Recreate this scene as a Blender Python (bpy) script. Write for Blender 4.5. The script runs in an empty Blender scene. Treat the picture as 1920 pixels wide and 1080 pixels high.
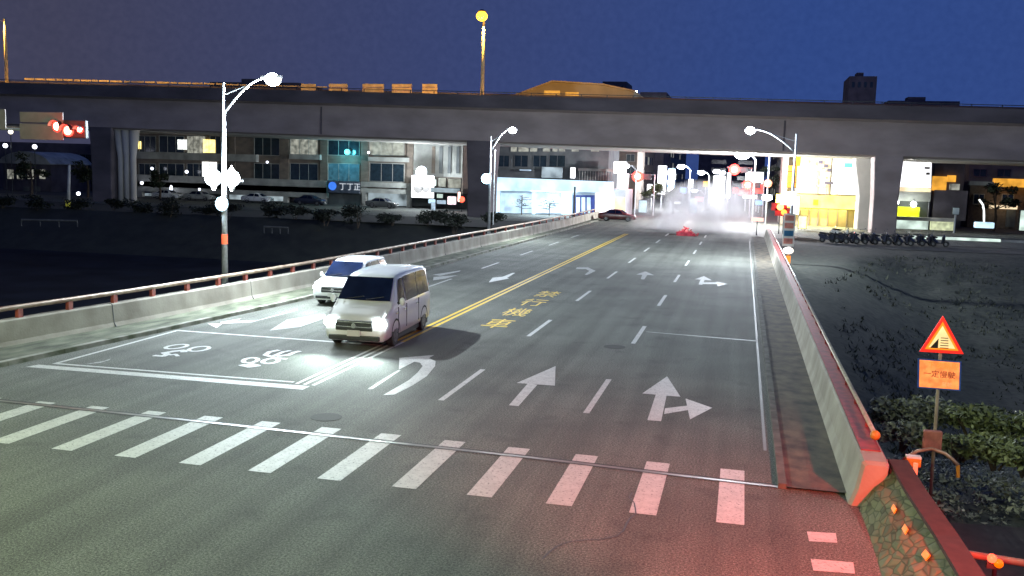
import bpy, bmesh, math, random
from mathutils import Vector, Matrix, noise as mnoise
random.seed(7)
S = bpy.context.scene
COL = S.collection
rad = math.radians

# ---------------------------------------------------------------- camera
YAW, PITCH, ROLL, FPX, CH = -0.2331, 0.1214, -0.0297, 1799.06, 5.7238
def _axes():
    f = Vector((math.sin(YAW)*math.cos(PITCH), math.cos(YAW)*math.cos(PITCH), -math.sin(PITCH)))
    r = Vector((math.cos(YAW), -math.sin(YAW), 0)); d = f.cross(r)
    return f, math.cos(ROLL)*r+math.sin(ROLL)*d, -math.sin(ROLL)*r+math.cos(ROLL)*d
CF, CR, CD = _axes()
cam = bpy.data.cameras.new('camera'); co = bpy.data.objects.new('camera', cam); COL.objects.link(co)
m = Matrix((CR, -CD, -CF)).transposed().to_4x4(); m.translation = (0, 0, CH); co.matrix_world = m
cam.sensor_width = 36; cam.lens = FPX/1920*36; cam.clip_end = 4000; cam.clip_start = .1
S.camera = co
def ray(u, v): return CF + CR*((u-960)/FPX) + CD*((v-540)/FPX)
def G(u, v, z=0.0):
    q = ray(u, v); t = (z-CH)/q.z; return Vector((q.x*t, q.y*t, z))
def at(u, v, Y):
    q = ray(u, v); t = Y/q.y; return Vector((q.x*t, Y, CH+q.z*t))

# ---------------------------------------------------------------- world (night sky)
w = bpy.data.worlds.new("World"); S.world = w; w.use_nodes = True
nt = w.node_tree; bg = nt.nodes['Background']
tc = nt.nodes.new('ShaderNodeTexCoord'); sep = nt.nodes.new('ShaderNodeSeparateXYZ')
nt.links.new(tc.outputs['Generated'], sep.inputs[0])
mr = nt.nodes.new('ShaderNodeMapRange'); mr.inputs[1].default_value = -.62; mr.inputs[2].default_value = .05
nt.links.new(sep.outputs['X'], mr.inputs[0])
cr = nt.nodes.new('ShaderNodeValToRGB')
cr.color_ramp.elements[0].color = (.026, .027, .050, 1); cr.color_ramp.elements[1].color = (.015, .033, .118, 1)
nt.links.new(mr.outputs[0], cr.inputs[0])
nz = nt.nodes.new('ShaderNodeTexNoise'); nz.inputs['Scale'].default_value = 170; nz.inputs['Detail'].default_value = 6
nt.links.new(tc.outputs['Generated'], nz.inputs['Vector'])
mx = nt.nodes.new('ShaderNodeMix'); mx.data_type = 'RGBA'; mx.blend_type = 'MULTIPLY'; mx.inputs[0].default_value = .5
nt.links.new(cr.outputs[0], mx.inputs[6])
c2 = nt.nodes.new('ShaderNodeValToRGB'); c2.color_ramp.elements[0].position = .3; c2.color_ramp.elements[1].position = .7
c2.color_ramp.elements[0].color = (.70, .72, .76, 1); c2.color_ramp.elements[1].color = (1.0, .97, .95, 1)
nt.links.new(nz.outputs[0], c2.inputs[0]); nt.links.new(c2.outputs[0], mx.inputs[7])
nt.links.new(mx.outputs[2], bg.inputs[0]); bg.inputs[1].default_value = 1.0
S.view_settings.view_transform = 'Standard'; S.view_settings.look = 'None'
S.view_settings.exposure = 1.1; S.view_settings.gamma = 1
S.render.engine = 'CYCLES'
S.cycles.max_bounces = 5; S.cycles.diffuse_bounces = 2; S.cycles.glossy_bounces = 2; S.cycles.transparent_max_bounces = 12
S.cycles.volume_bounces = 1; S.cycles.use_denoising = True; S.cycles.sample_clamp_indirect = 4
S.cycles.caustics_reflective = False; S.cycles.caustics_refractive = False
try: S.cycles.use_light_tree = True
except Exception: pass

# ---------------------------------------------------------------- tagging and mesh helpers
def tag(o, label=None, cat=None, group=None, kind=None):
    if label: o['label'] = label
    if cat: o['category'] = cat
    if group: o['group'] = group
    if kind: o['kind'] = kind
    return o
def thing(name, label, cat, loc=(0, 0, 0), rz=0, group=None):
    o = bpy.data.objects.new(name, None); COL.objects.link(o)
    o.empty_display_size = .2; o.location = loc; o.rotation_euler = (0, 0, rz)
    return tag(o, label, cat, group)
def copy_tree(o, parent=None):
    c = o.copy(); COL.objects.link(c); c.parent = parent
    for ch in list(o.children): copy_tree(ch, c)
    return c

class MB:
    def __init__(s): s.v = []; s.f = []
    def poly(s, pts):
        n = len(s.v); s.v += [tuple(p) for p in pts]; s.f.append(tuple(range(n, n+len(pts)))); return s
    def box(s, a, b):
        x0, y0, z0 = [min(a[i], b[i]) for i in range(3)]; x1, y1, z1 = [max(a[i], b[i]) for i in range(3)]
        n = len(s.v)
        s.v += [(x0,y0,z0),(x1,y0,z0),(x1,y1,z0),(x0,y1,z0),(x0,y0,z1),(x1,y0,z1),(x1,y1,z1),(x0,y1,z1)]
        s.f += [tuple(n+i for i in q) for q in ((3,2,1,0),(4,5,6,7),(0,1,5,4),(1,2,6,5),(2,3,7,6),(3,0,4,7))]; return s
    def cbox(s, c, d): return s.box([c[i]-d[i]/2 for i in range(3)], [c[i]+d[i]/2 for i in range(3)])
    def ring_loft(s, rings, cap=True, closed=True):
        n = len(s.v); k = len(rings[0])
        for r in rings: s.v += [tuple(p) for p in r]
        for i in range(len(rings)-1):
            for j in range(k if closed else k-1):
                a = n+i*k+j; b = n+i*k+(j+1) % k
                s.f.append((a, b, b+k, a+k))
        if cap and closed:
            s.f.append(tuple(n+k-1-j for j in range(k))); e = n+(len(rings)-1)*k
            s.f.append(tuple(e+j for j in range(k)))
        return s
    def tube(s, pts, r, seg=10):
        pts = [Vector(p) for p in pts]; rs = r if isinstance(r, (list, tuple)) else [r]*len(pts)
        rings = []
        for i, p in enumerate(pts):
            d = (pts[min(i+1, len(pts)-1)]-pts[max(i-1, 0)]).normalized()
            a = Vector((0, 0, 1)) if abs(d.z) < .9 else Vector((1, 0, 0))
            x = d.cross(a).normalized(); y = d.cross(x).normalized()
            rings.append([p+rs[i]*(math.cos(t)*x+math.sin(t)*y) for t in [2*math.pi*k/seg for k in range(seg)]])
        return s.ring_loft(rings)
    def sphere(s, c, r, seg=14, rings=8, sc=(1, 1, 1)):
        c = Vector(c); rr = []
        for i in range(rings+1):
            t = math.pi*(i+.02)/(rings+.04)
            rr.append([c+Vector((r*sc[0]*math.sin(t)*math.cos(2*math.pi*j/seg), r*sc[1]*math.sin(t)*math.sin(2*math.pi*j/seg), r*sc[2]*math.cos(t))) for j in range(seg)])
        return s.ring_loft(rr)
    def disc(s, c, n, r, th, seg=24):
        c = Vector(c); n = Vector(n).normalized(); return s.tube([c-n*th/2, c+n*th/2], r, seg)
    def prism(s, pts, d):                    # pts polygon, d extrude vector
        d = Vector(d); a = [Vector(p) for p in pts]; return s.ring_loft([a, [p+d for p in a]])
    def build(s, name, mat, parent=None, smooth=False, bevel=0, world=True):
        me = bpy.data.meshes.new(name)
        vs = s.v
        if parent is not None and world:
            inv = parent.matrix_basis.inverted()
            if parent.parent is not None and parent.type == 'MESH': inv = parent.parent.matrix_basis.inverted()
            if parent.type == 'EMPTY' or parent.parent is not None: vs = [inv @ Vector(p) for p in s.v]
        me.from_pydata([tuple(p) for p in vs], [], s.f); me.materials.append(mat)
        bm = bmesh.new(); bm.from_mesh(me); bmesh.ops.recalc_face_normals(bm, faces=bm.faces); bm.to_mesh(me); bm.free()
        o = bpy.data.objects.new(name, me); COL.objects.link(o)
        if parent is not None: o.parent = parent
        if smooth:
            for p in me.polygons: p.use_smooth = True
        if bevel:
            b = o.modifiers.new('bevel', 'BEVEL'); b.width = bevel; b.segments = 2; b.limit_method = 'ANGLE'
        return o
def structure(o): o['kind'] = 'structure'; return o

# ---------------------------------------------------------------- materials
def mat(name, col, rough=.7, metal=0, var=.25, scale=3, bump=0, bscale=None, col2=None, stretch=(1, 1, 1), detail=6, spec=.5, coat=0):
    m = bpy.data.materials.new(name); m.use_nodes = True; t = m.node_tree; b = t.nodes['Principled BSDF']
    b.inputs['Roughness'].default_value = rough; b.inputs['Metallic'].default_value = metal
    b.inputs['Specular IOR Level'].default_value = spec; b.inputs['Coat Weight'].default_value = coat
    c2 = col2 or tuple(c*(1-var) for c in col); c1 = col if col2 else tuple(min(1, c*(1+var*.6)) for c in col)
    g = t.nodes.new('ShaderNodeNewGeometry'); mp = t.nodes.new('ShaderNodeMapping'); mp.inputs['Scale'].default_value = stretch
    t.links.new(g.outputs['Position'], mp.inputs[0])
    n = t.nodes.new('ShaderNodeTexNoise'); n.inputs['Scale'].default_value = scale; n.inputs['Detail'].default_value = detail
    t.links.new(mp.outputs[0], n.inputs['Vector'])
    r = t.nodes.new('ShaderNodeValToRGB'); r.color_ramp.elements[0].position = .34; r.color_ramp.elements[1].position = .66
    r.color_ramp.elements[0].color = (*c2, 1); r.color_ramp.elements[1].color = (*c1, 1)
    t.links.new(n.outputs[0], r.inputs[0]); t.links.new(r.outputs[0], b.inputs['Base Color'])
    if bump:
        n2 = t.nodes.new('ShaderNodeTexNoise'); n2.inputs['Scale'].default_value = bscale or scale*4; n2.inputs['Detail'].default_value = 8
        t.links.new(g.outputs['Position'], n2.inputs['Vector'])
        bp = t.nodes.new('ShaderNodeBump'); bp.inputs['Strength'].default_value = bump; bp.inputs['Distance'].default_value = .02
        t.links.new(n2.outputs[0], bp.inputs['Height']); t.links.new(bp.outputs[0], b.inputs['Normal'])
    return m
def emi(name, col, st, var=.12, scale=2.0):
    m = bpy.data.materials.new(name); m.use_nodes = True; t = m.node_tree; b = t.nodes['Principled BSDF']
    b.inputs['Base Color'].default_value = (.5*col[0], .5*col[1], .5*col[2], 1); b.inputs['Emission Color'].default_value = (*col, 1)
    g = t.nodes.new('ShaderNodeNewGeometry'); n = t.nodes.new('ShaderNodeTexNoise'); n.inputs['Scale'].default_value = scale; n.inputs['Detail'].default_value = 3
    t.links.new(g.outputs['Position'], n.inputs['Vector'])
    r = t.nodes.new('ShaderNodeMapRange'); r.inputs[1].default_value = .35; r.inputs[2].default_value = .65
    r.inputs[3].default_value = st*(1-var); r.inputs[4].default_value = st*(1+var)
    t.links.new(n.outputs[0], r.inputs[0]); t.links.new(r.outputs[0], b.inputs['Emission Strength'])
    return m

def asphalt_mat():
    m = bpy.data.materials.new('asphalt'); m.use_nodes = True; t = m.node_tree; b = t.nodes['Principled BSDF']
    b.inputs['Roughness'].default_value = .82; b.inputs['Specular IOR Level'].default_value = .35
    g = t.nodes.new('ShaderNodeNewGeometry')
    def ns(sc, det, st=None):
        n = t.nodes.new('ShaderNodeTexNoise'); n.inputs['Scale'].default_value = sc; n.inputs['Detail'].default_value = det
        if st:
            mp = t.nodes.new('ShaderNodeMapping'); mp.inputs['Scale'].default_value = st
            t.links.new(g.outputs['Position'], mp.inputs[0]); t.links.new(mp.outputs[0], n.inputs['Vector'])
        else: t.links.new(g.outputs['Position'], n.inputs['Vector'])
        return n
    def ramp(n, p0, c0, p1, c1):
        r = t.nodes.new('ShaderNodeValToRGB'); e = r.color_ramp.elements; e[0].position = p0; e[1].position = p1
        e[0].color = (*c0, 1); e[1].color = (*c1, 1); t.links.new(n.outputs[0], r.inputs[0]); return r
    def mul(a, bb, f=1):
        x = t.nodes.new('ShaderNodeMix'); x.data_type = 'RGBA'; x.blend_type = 'MULTIPLY'; x.inputs[0].default_value = f
        t.links.new(a.outputs[0] if a.type != 'MIX' else a.outputs[2], x.inputs[6]); t.links.new(bb.outputs[0], x.inputs[7]); return x
    a = ramp(ns(26, 4), .36, (.050, .053, .048), .66, (.155, .160, .145))
    pa = ramp(ns(.35, 5), .35, (.78, .78, .78), .65, (1.12, 1.12, 1.12))
    st = ramp(ns(1.1, 5, (1.6, .05, 1)), .36, (.74, .73, .72), .62, (1.14, 1.14, 1.14))
    gr = ramp(ns(70, 3), .46, (.78, .78, .78), .68, (2.5, 2.5, 2.2))
    x = mul(a, pa); x = mul(x, st, .8); x = mul(x, gr, .9)
    cs = ramp(ns(.9, 2), .60, (1, 1, 1), .72, (.70, .70, .70)); x = mul(x, cs, .8)
    t.links.new(x.outputs[2], b.inputs['Base Color'])
    bp = t.nodes.new('ShaderNodeBump'); bp.inputs['Strength'].default_value = .55; bp.inputs['Distance'].default_value = .02
    t.links.new(ns(48, 6).outputs[0], bp.inputs['Height']); t.links.new(bp.outputs[0], b.inputs['Normal'])
    return m
def paint_mat(name, col, wear=.42):
    m = mat(name, col, .6, var=.12, scale=4); t = m.node_tree; b = t.nodes['Principled BSDF']
    src = b.inputs['Base Color'].links[0].from_socket
    g = t.nodes.new('ShaderNodeNewGeometry'); n = t.nodes.new('ShaderNodeTexNoise'); n.inputs['Scale'].default_value = 17; n.inputs['Detail'].default_value = 9
    n.inputs['Roughness'].default_value = .7
    t.links.new(g.outputs['Position'], n.inputs['Vector'])
    r = t.nodes.new('ShaderNodeValToRGB'); r.color_ramp.elements[0].position = wear-.05; r.color_ramp.elements[1].position = wear+.03
    r.color_ramp.elements[0].color = (0, 0, 0, 1); r.color_ramp.elements[1].color = (1, 1, 1, 1)
    t.links.new(n.outputs[0], r.inputs[0])
    x = t.nodes.new('ShaderNodeMix'); x.data_type = 'RGBA'; t.links.new(r.outputs[0], x.inputs[0])
    x.inputs[6].default_value = (.13, .13, .125, 1); t.links.new(src, x.inputs[7]); t.links.new(x.outputs[2], b.inputs['Base Color'])
    return m
def glass_mat(name, col=(.015, .02, .03), rough=.08):
    m = mat(name, col, rough, var=.3, scale=1.5, spec=.8); return m

M = dict(
 asphalt=asphalt_mat(), white=paint_mat('road_paint_white', (.52, .52, .49)), white_worn=paint_mat('road_paint_worn', (.40, .40, .38), .47),
 yellow=paint_mat('road_paint_yellow', (.72, .47, .012), .42),
 concrete=mat('parapet_concrete', (.40, .37, .31), .85, col2=(.25, .225, .185), scale=.9, stretch=(1, 1, .75), bump=.35, bscale=14),
 kerb=mat('kerb_concrete', (.30, .29, .25), .9, col2=(.09, .10, .06), scale=1.7, bump=.5, bscale=12),
 moss=mat('mossy_gutter', (.15, .16, .11), .95, col2=(.045, .05, .03), scale=2.2, bump=.6, bscale=18, stretch=(1, .4, 1)),
 gutter=mat('dirty_gutter', (.16, .13, .09), .9, col2=(.05, .045, .04), scale=2.3, bump=.5, bscale=16, stretch=(1, .7, 1)),
 red=mat('red_paint', (.33, .035, .03), .5, var=.35, scale=5), redpost=mat('red_rail_post', (.30, .06, .04), .55, var=.35, scale=8),
 rail=mat('rail_pipe', (.45, .36, .27), .45, col2=(.24, .15, .10), scale=3, metal=.2),
 railw=mat('pale_rail_pipe', (.55, .48, .42), .4, var=.25, scale=3, metal=.2),
 steel=mat('galvanised_steel', (.52, .54, .56), .42, metal=.35, var=.15, scale=6),
 dsteel=mat('dark_steel', (.06, .065, .07), .5, metal=.4), black=mat('black_rubber', (.018, .018, .02), .75, scale=12),
 rim=mat('alloy_rim', (.16, .165, .17), .4, metal=.4), vwhite=mat('white_car_paint', (.74, .75, .75), .28, var=.06, scale=2, coat=.6),
 vglass=mat('car_glass', (.008, .014, .04), .12, var=.3, scale=1.5, spec=.35), grille=mat('grille_plastic', (.03, .032, .035), .45),
 chrome=mat('chrome_trim', (.6, .6, .6), .15, metal=.9, var=.05), plate=mat('number_plate', (.6, .6, .58), .4, var=.05),
 maroon=mat('maroon_car_paint', (.10, .012, .014), .3, coat=.5), navy=mat('dark_scooter_paint', (.02, .025, .05), .35, coat=.5, var=.5, scale=.6),
 water=mat('dark_river_water', (.012, .014, .020), .75, var=.5, scale=.25, bump=.3, bscale=1.2, spec=.12),
 bank=mat('riverbank_earth', (.020, .023, .020), .95, col2=(.010, .012, .012), scale=.7, bump=.8, bscale=3),
 ground=mat('ground_earth', (.06, .062, .058), .9, col2=(.03, .032, .03), scale=.4, bump=.3),
 slope=mat('pale_ramp_concrete', (.20, .20, .17), .9, col2=(.09, .09, .08), scale=.6, bump=.3),
 via=mat('viaduct_concrete', (.37, .305, .29), .9, col2=(.26, .215, .205), scale=.25, stretch=(1, 1, 2.2), bump=.15, bscale=3),
 via2=mat('viaduct_parapet_concrete', (.11, .095, .105), .9, var=.35, scale=.4, stretch=(.4, 1, 1)),
 soffit=mat('viaduct_soffit_concrete', (.50, .47, .42), .85, var=.2, scale=.3),
 panel=mat('sound_panel', (.8, .62, .3), .6, var=.25, scale=1.2),
 wall=mat('facade_tiles_brown', (.24, .19, .15), .8, col2=(.15, .125, .105), scale=.8, stretch=(1, 1, 2)),
 wallg=mat('facade_tiles_grey', (.17, .18, .18), .8, col2=(.10, .11, .115), scale=.6),
 wallp=mat('facade_plaster_pale', (.40, .40, .37), .8, var=.3, scale=.7), walld=mat('facade_dark', (.11, .095, .12), .85, var=.35, scale=.5),
 wallw=mat('facade_white', (.45, .47, .5), .6, var=.1, scale=1), window=glass_mat('window_glass', (.02, .035, .045), .15),
 leaf=mat('leaf_green', (.20, .22, .09), .6, col2=(.07, .09, .04), scale=6), leafd=mat('leaf_dark', (.03, .042, .02), .7, col2=(.012, .02, .01), scale=5),
 leafp=mat('leaf_pale', (.34, .35, .25), .65, col2=(.09, .10, .07), scale=5),
 bark=mat('bark', (.07, .05, .035), .9, scale=8), stone=None,
 orange=mat('orange_reflector', (.55, .13, .0), .45, var=.1), amber=mat('amber_plastic', (.6, .27, .04), .3, var=.1),
 signred=mat('sign_red', (.6, .02, .02), .4), signblue=mat('sign_blue', (.02, .09, .4), .4), signwhite=mat('sign_white', (.75, .75, .72), .4, var=.06),
 greysign=mat('back_of_sign_grey', (.22, .20, .19), .6, var=.15), pinkcloth=mat('salmon_banner', (.62, .25, .2), .7),
 bluecloth=mat('teal_banner', (.02, .14, .28), .7),
 e_white=emi('lamp_white', (.85, .92, 1), 14), e_lamp=emi('lamp_head_white', (.82, .93, 1), 30), e_sod=emi('sodium_lamp', (1, .42, .02), 3.5),
 e_sign=emi('lit_sign_white', (.95, .96, 1), 1.5, .25, .8), e_signb=emi('lit_sign_blue', (.12, .3, 1), 1.2), e_shop=emi('shop_light_white', (.55, .80, 1), .62, .3, .5),
 e_shopd=emi('shop_interior_dim', (.60, .78, .95), .38, .5, .7), e_shopdd=emi('shop_interior_glow', (.45, .55, .6), .22, .8, .6),
 e_yel=emi('lit_band_yellow', (1, .86, .12), 1.5, .3, .6), e_yelw=emi('lit_panel_cream', (1, .97, .8), 1.2, .25, .7), e_bei=emi('lit_interior_beige', (.75, .58, .36), .62, .4, .8),
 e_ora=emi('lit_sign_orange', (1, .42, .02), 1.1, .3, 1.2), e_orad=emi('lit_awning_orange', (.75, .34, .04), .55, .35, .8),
 e_red=emi('red_signal_lens', (1, .03, .02), 5), e_redd=emi('red_neon', (1, .06, .05), 1.6, .5, 1.1), e_redw=emi('red_signal_core', (1, .32, .2), 10),
 e_win=emi('lit_window_warm', (1, .78, .25), 1.0, .3), e_winw=emi('lit_window_white', (.85, .88, .85), .9, .3), e_dim=emi('lit_window_dim', (.5, .5, .42), .22, .7, 1.5),
 e_green=emi('yellow_green_awning', (.7, .8, .02), .65, .4, 1), e_teal=emi('teal_lamp', (.1, .8, .9), 2.0), e_pale=emi('lit_counter_pale', (.55, .68, .6), .55, .4, .8),
 e_pink=emi('pale_pink_sign', (.95, .75, .8), 1.0, .3), e_tri=emi('retro_glow_cream', (1, .68, .30), .46, .3, 2.5), e_trir=emi('retro_glow_red', (1, .02, .01), .62, .25, 3),
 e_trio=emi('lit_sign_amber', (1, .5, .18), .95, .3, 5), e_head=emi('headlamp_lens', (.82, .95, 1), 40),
)
def stone_mat():
    m = bpy.data.materials.new('masonry_stones'); m.use_nodes = True; t = m.node_tree; b = t.nodes['Principled BSDF']; b.inputs['Roughness'].default_value = .9
    g = t.nodes.new('ShaderNodeNewGeometry'); mp = t.nodes.new('ShaderNodeMapping'); mp.inputs['Scale'].default_value = (1, .9, 2.0); t.links.new(g.outputs['Position'], mp.inputs[0])
    v = t.nodes.new('ShaderNodeTexVoronoi'); v.inputs['Scale'].default_value = 4.2; v.feature = 'DISTANCE_TO_EDGE'; t.links.new(mp.outputs[0], v.inputs['Vector'])
    vc = t.nodes.new('ShaderNodeTexVoronoi'); vc.inputs['Scale'].default_value = 4.2; t.links.new(mp.outputs[0], vc.inputs['Vector'])
    r = t.nodes.new('ShaderNodeValToRGB'); r.color_ramp.elements[0].position = .0; r.color_ramp.elements[1].position = .10
    r.color_ramp.elements[0].color = (.07, .075, .035, 1); r.color_ramp.elements[1].color = (.17, .165, .09, 1); t.links.new(v.outputs['Distance'], r.inputs[0])
    x = t.nodes.new('ShaderNodeMix'); x.data_type = 'RGBA'; x.blend_type = 'MULTIPLY'; x.inputs[0].default_value = .6
    t.links.new(r.outputs[0], x.inputs[6]); hs = t.nodes.new('ShaderNodeHueSaturation'); hs.inputs['Saturation'].default_value = .12; hs.inputs['Value'].default_value = 1.2; t.links.new(vc.outputs['Color'], hs.inputs['Color']); t.links.new(hs.outputs['Color'], x.inputs[7]); t.links.new(x.outputs[2], b.inputs['Base Color'])
    bp = t.nodes.new('ShaderNodeBump'); bp.inputs['Strength'].default_value = .8; bp.inputs['Distance'].default_value = .06
    t.links.new(v.outputs['Distance'], bp.inputs['Height']); t.links.new(bp.outputs[0], b.inputs['Normal'])
    return m
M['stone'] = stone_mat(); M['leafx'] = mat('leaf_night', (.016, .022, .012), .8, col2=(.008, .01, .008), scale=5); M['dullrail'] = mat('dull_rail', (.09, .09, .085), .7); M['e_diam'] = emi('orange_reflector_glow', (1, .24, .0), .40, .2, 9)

def light(name, kind, loc, power, col, parent=None, size=.15, target=None, spot=60, blend=.4):
    l = bpy.data.lights.new(name, kind); l.energy = power; l.color = col; l.shadow_soft_size = size
    if kind == 'SPOT': l.spot_size = rad(spot); l.spot_blend = blend
    o = bpy.data.objects.new(name, l); COL.objects.link(o); o.location = loc
    if target is not None:
        o.rotation_euler = (Vector(target)-Vector(loc)).to_track_quat('-Z', 'Y').to_euler()
    if parent is not None:
        o.parent = parent; o.matrix_parent_inverse = parent.matrix_basis.inverted()
    return o
def text(body, size, name, material, parent, mtx, ex=.004, align='CENTER', sx=1):
    c = bpy.data.curves.new(name, 'FONT'); c.body = body; c.size = size; c.extrude = ex; c.align_x = align; c.align_y = 'CENTER'; c.resolution_u = 2
    o = bpy.data.objects.new(name, c); COL.objects.link(o)
    bpy.context.view_layer.update()
    me = bpy.data.meshes.new_from_object(o.evaluated_get(bpy.context.evaluated_depsgraph_get()))
    bpy.data.objects.remove(o); me.materials.clear(); me.materials.append(material)
    for p in me.polygons: p.material_index = 0
    n = bpy.data.objects.new(name, me); COL.objects.link(n)
    inv = parent.matrix_basis.inverted() if parent is not None else Matrix()
    me.transform(inv @ mtx @ Matrix.Diagonal((sx, 1, 1, 1)))
    if parent is not None: n.parent = parent
    return n
FACE = Matrix.Rotation(rad(90), 4, 'X')          # text upright facing -Y

WHITE = (.82, .93, 1.0); SOD = (1, .52, .10)
# ================================================================= SETTING
# left parapet line: (Y, X of inner base), left kerb line
LP = [(14, -22.3), (19, -21.6), (23.5, -20.95), (28.5, -20.25), (34, -19.7), (41.4, -19.2), (50, -18.95), (61.6, -18.7), (82, -18.1), (100, -17.8), (124, -17.9)]
LK = [(10, -20.8), (21.7, -19.4), (28, -18.75), (37, -17.9), (52, -17.35), (75, -17.1), (100, -17.0), (124, -17.0)]
def interp(T, y):
    for (a, b), (c, d) in zip(T, T[1:]):
        if y <= c: return b+(d-b)*(y-a)/(c-a)
    return T[-1][1]
b = MB()
b.poly([(-90, -25, 0), (2.4, -25, 0), (2.4, 19, 0), (-90, 19, 0)])
YS = [19, 23.5, 28.5, 34, 41.4, 50, 61.6, 82, 96]
for y0, y1 in zip(YS, YS[1:]): b.poly([(interp(LP, y0)-.2, y0, 0), (2.4, y0, 0), (2.4, y1, 0), (interp(LP, y1)-.2, y1, 0)])
b.poly([(-21, 96, 0), (22, 96, 0), (90, 104, 0), (90, 126, 0), (-21, 126, 0)])
b.poly([(-120, 108, -.0), (-21, 108, 0), (-21, 126, 0), (-120, 126, -.0)])
b.poly([(-19, 126, 0), (3, 126, 0), (6, 520, 0), (-22, 520, 0)])
road = structure(b.build('road', M['asphalt']))
b = MB().poly([(-1500, 94, -.03), (-17, 94, -.03), (-17, 1800, -.03), (-1500, 1800, -.03)]).poly([(-17, 96, -.03), (-17, 88, -.03), (2.4, 88, -.03), (200, 96, -.03), (1500, 96, -.03), (1500, 1800, -.03), (-17, 1800, -.03)])
structure(b.build('ground', M['ground']))
structure(MB().poly([(-700, 12, -4), (2.7, 12, -4), (2.7, 96, -4), (-700, 96, -4)]).build('river', M['water']))
# near abutment face and far banks (sloping earth, a little lumpy)
def bank(name, P0, P1, z0, z1, n, mt, seed, rows=5, amp=.35):
    bm = MB(); R = []
    for i in range(rows+1):
        t = i/rows; R.append([])
        for j in range(n+1):
            s = j/n; a = Vector(P0[0]).lerp(Vector(P0[1]), s); c = Vector(P1[0]).lerp(Vector(P1[1]), s)
            p = a.lerp(c, t); z = z0+(z1-z0)*t
            if 0 < i < rows: z += amp*mnoise.noise(Vector((p.x*.4+seed, p.y*.4, 0)))*2
            R[-1].append((p.x, p.y, z))
    bm.ring_loft(R, cap=False, closed=False)
    return structure(bm.build(name, mt, smooth=True))
bank('riverbank', ((-300, 78), (-18, 88)), ((-300, 86), (-18, 95)), -4, -.03, 160, M['bank'], 3)
structure(MB().poly([(-300, 86, -.03), (-18, 95, -.03), (-18, 108, -.025), (-300, 108, -.025)]).build('riverbank_top', M['bank']))
def sst(a, b, x):
    t = min(1, max(0, (x-a)/(b-a))); return t*t*(3-2*t)
b = MB(); R_ = []
GX = [2.74+.35*i for i in range(40)]+[17+1.5*i for i in range(30)]+[62+8*i for i in range(18)]
GY = [19.6+.4*i for i in range(45)]+[38+1.0*i for i in range(59)]
for y in GY:
    row = []
    for x in GX:
        ye = 62+27*sst(3, 13, x)
        z = -3.9+3.87*sst(ye-42, ye+2, y)+2.9*(1-sst(19.5, 36, y-.05*(x-3)))
        n = mnoise.noise(Vector((x*.5, y*.5, 0)))*.10+mnoise.noise(Vector((x*2.3, y*2.3, 4)))*.12
        z += n*(1-sst(ye-4, ye, y))
        row.append((x, y, min(z, -.035 if y > 38 else -.7)))
    R_.append(row)
b.ring_loft(R_, cap=False, closed=False)
structure(b.build('grassland', mat('rough_grassland', (.055, .06, .045), .95, col2=(.020, .024, .020), scale=2.6, bump=.9, bscale=5), smooth=True))
structure(MB().poly([(2.75, 96.4, -.028), (2.75, 66, -.6), (3.4, 66, -.6), (8, 82, -.06), (12, 96.4, -.028)]).build('ramp', M['slope'])) if False else None
structure(MB().poly([(2.4, 10, -1.1), (40, 10, -1.1), (40, 23.5, -.95), (2.4, 19.6, -.9)]).build('side_road', mat('dark_side_road', (.045, .035, .035), .85, scale=3, bump=.3)))
# sides of the bridge deck
b = MB()
for y0, y1 in zip(YS, YS[1:]):
    x0, x1 = interp(LP, y0)-.55, interp(LP, y1)-.55
    b.poly([(x0, y0, .02), (x1, y1, .02), (x1, y1, -1.3), (x0, y0, -1.3)])
b.poly([(2.72, 19, .02), (2.72, 96, .02), (2.72, 96, -1.3), (2.72, 19, -1.3)])
structure(b.build('bridge_deck_edge', M['concrete']))

# kerbs and verge strips
b = MB(); s = MB()
for y0, y1 in zip(range(14, 124, 2), range(16, 126, 2)):
    k0, k1 = interp(LK, y0), interp(LK, y1); p0, p1 = interp(LP, y0), interp(LP, y1)
    b.ring_loft([[(k0-.22, y0, 0), (k0, y0, 0), (k0-.02, y0, .13), (k0-.22, y0, .13)], [(k1-.22, y1-.02, 0), (k1, y1-.02, 0), (k1-.02, y1-.02, .13), (k1-.22, y1-.02, .13)]])
    s.poly([(p0-.05, y0, .115), (k0-.2, y0, .115), (k1-.2, y1, .115), (p1-.05, y1, .115)])
structure(b.build('kerb', M['kerb'])); structure(s.build('sidewalk', M['moss']))
b = MB()
for y0 in range(18, 96, 2): b.box((.93, y0+.01, 0), (1.08, y0+1.99, .10))
structure(b.build('kerb', mat('dark_kerb_concrete', (.15, .14, .12), .9, col2=(.06, .06, .05), scale=2.2, bump=.5)))
structure(MB().poly([(1.08, 18, .05), (2.2, 18, .05), (2.2, 96, .05), (1.08, 96, .05)]).build('gutter', M['gutter']))

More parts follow.
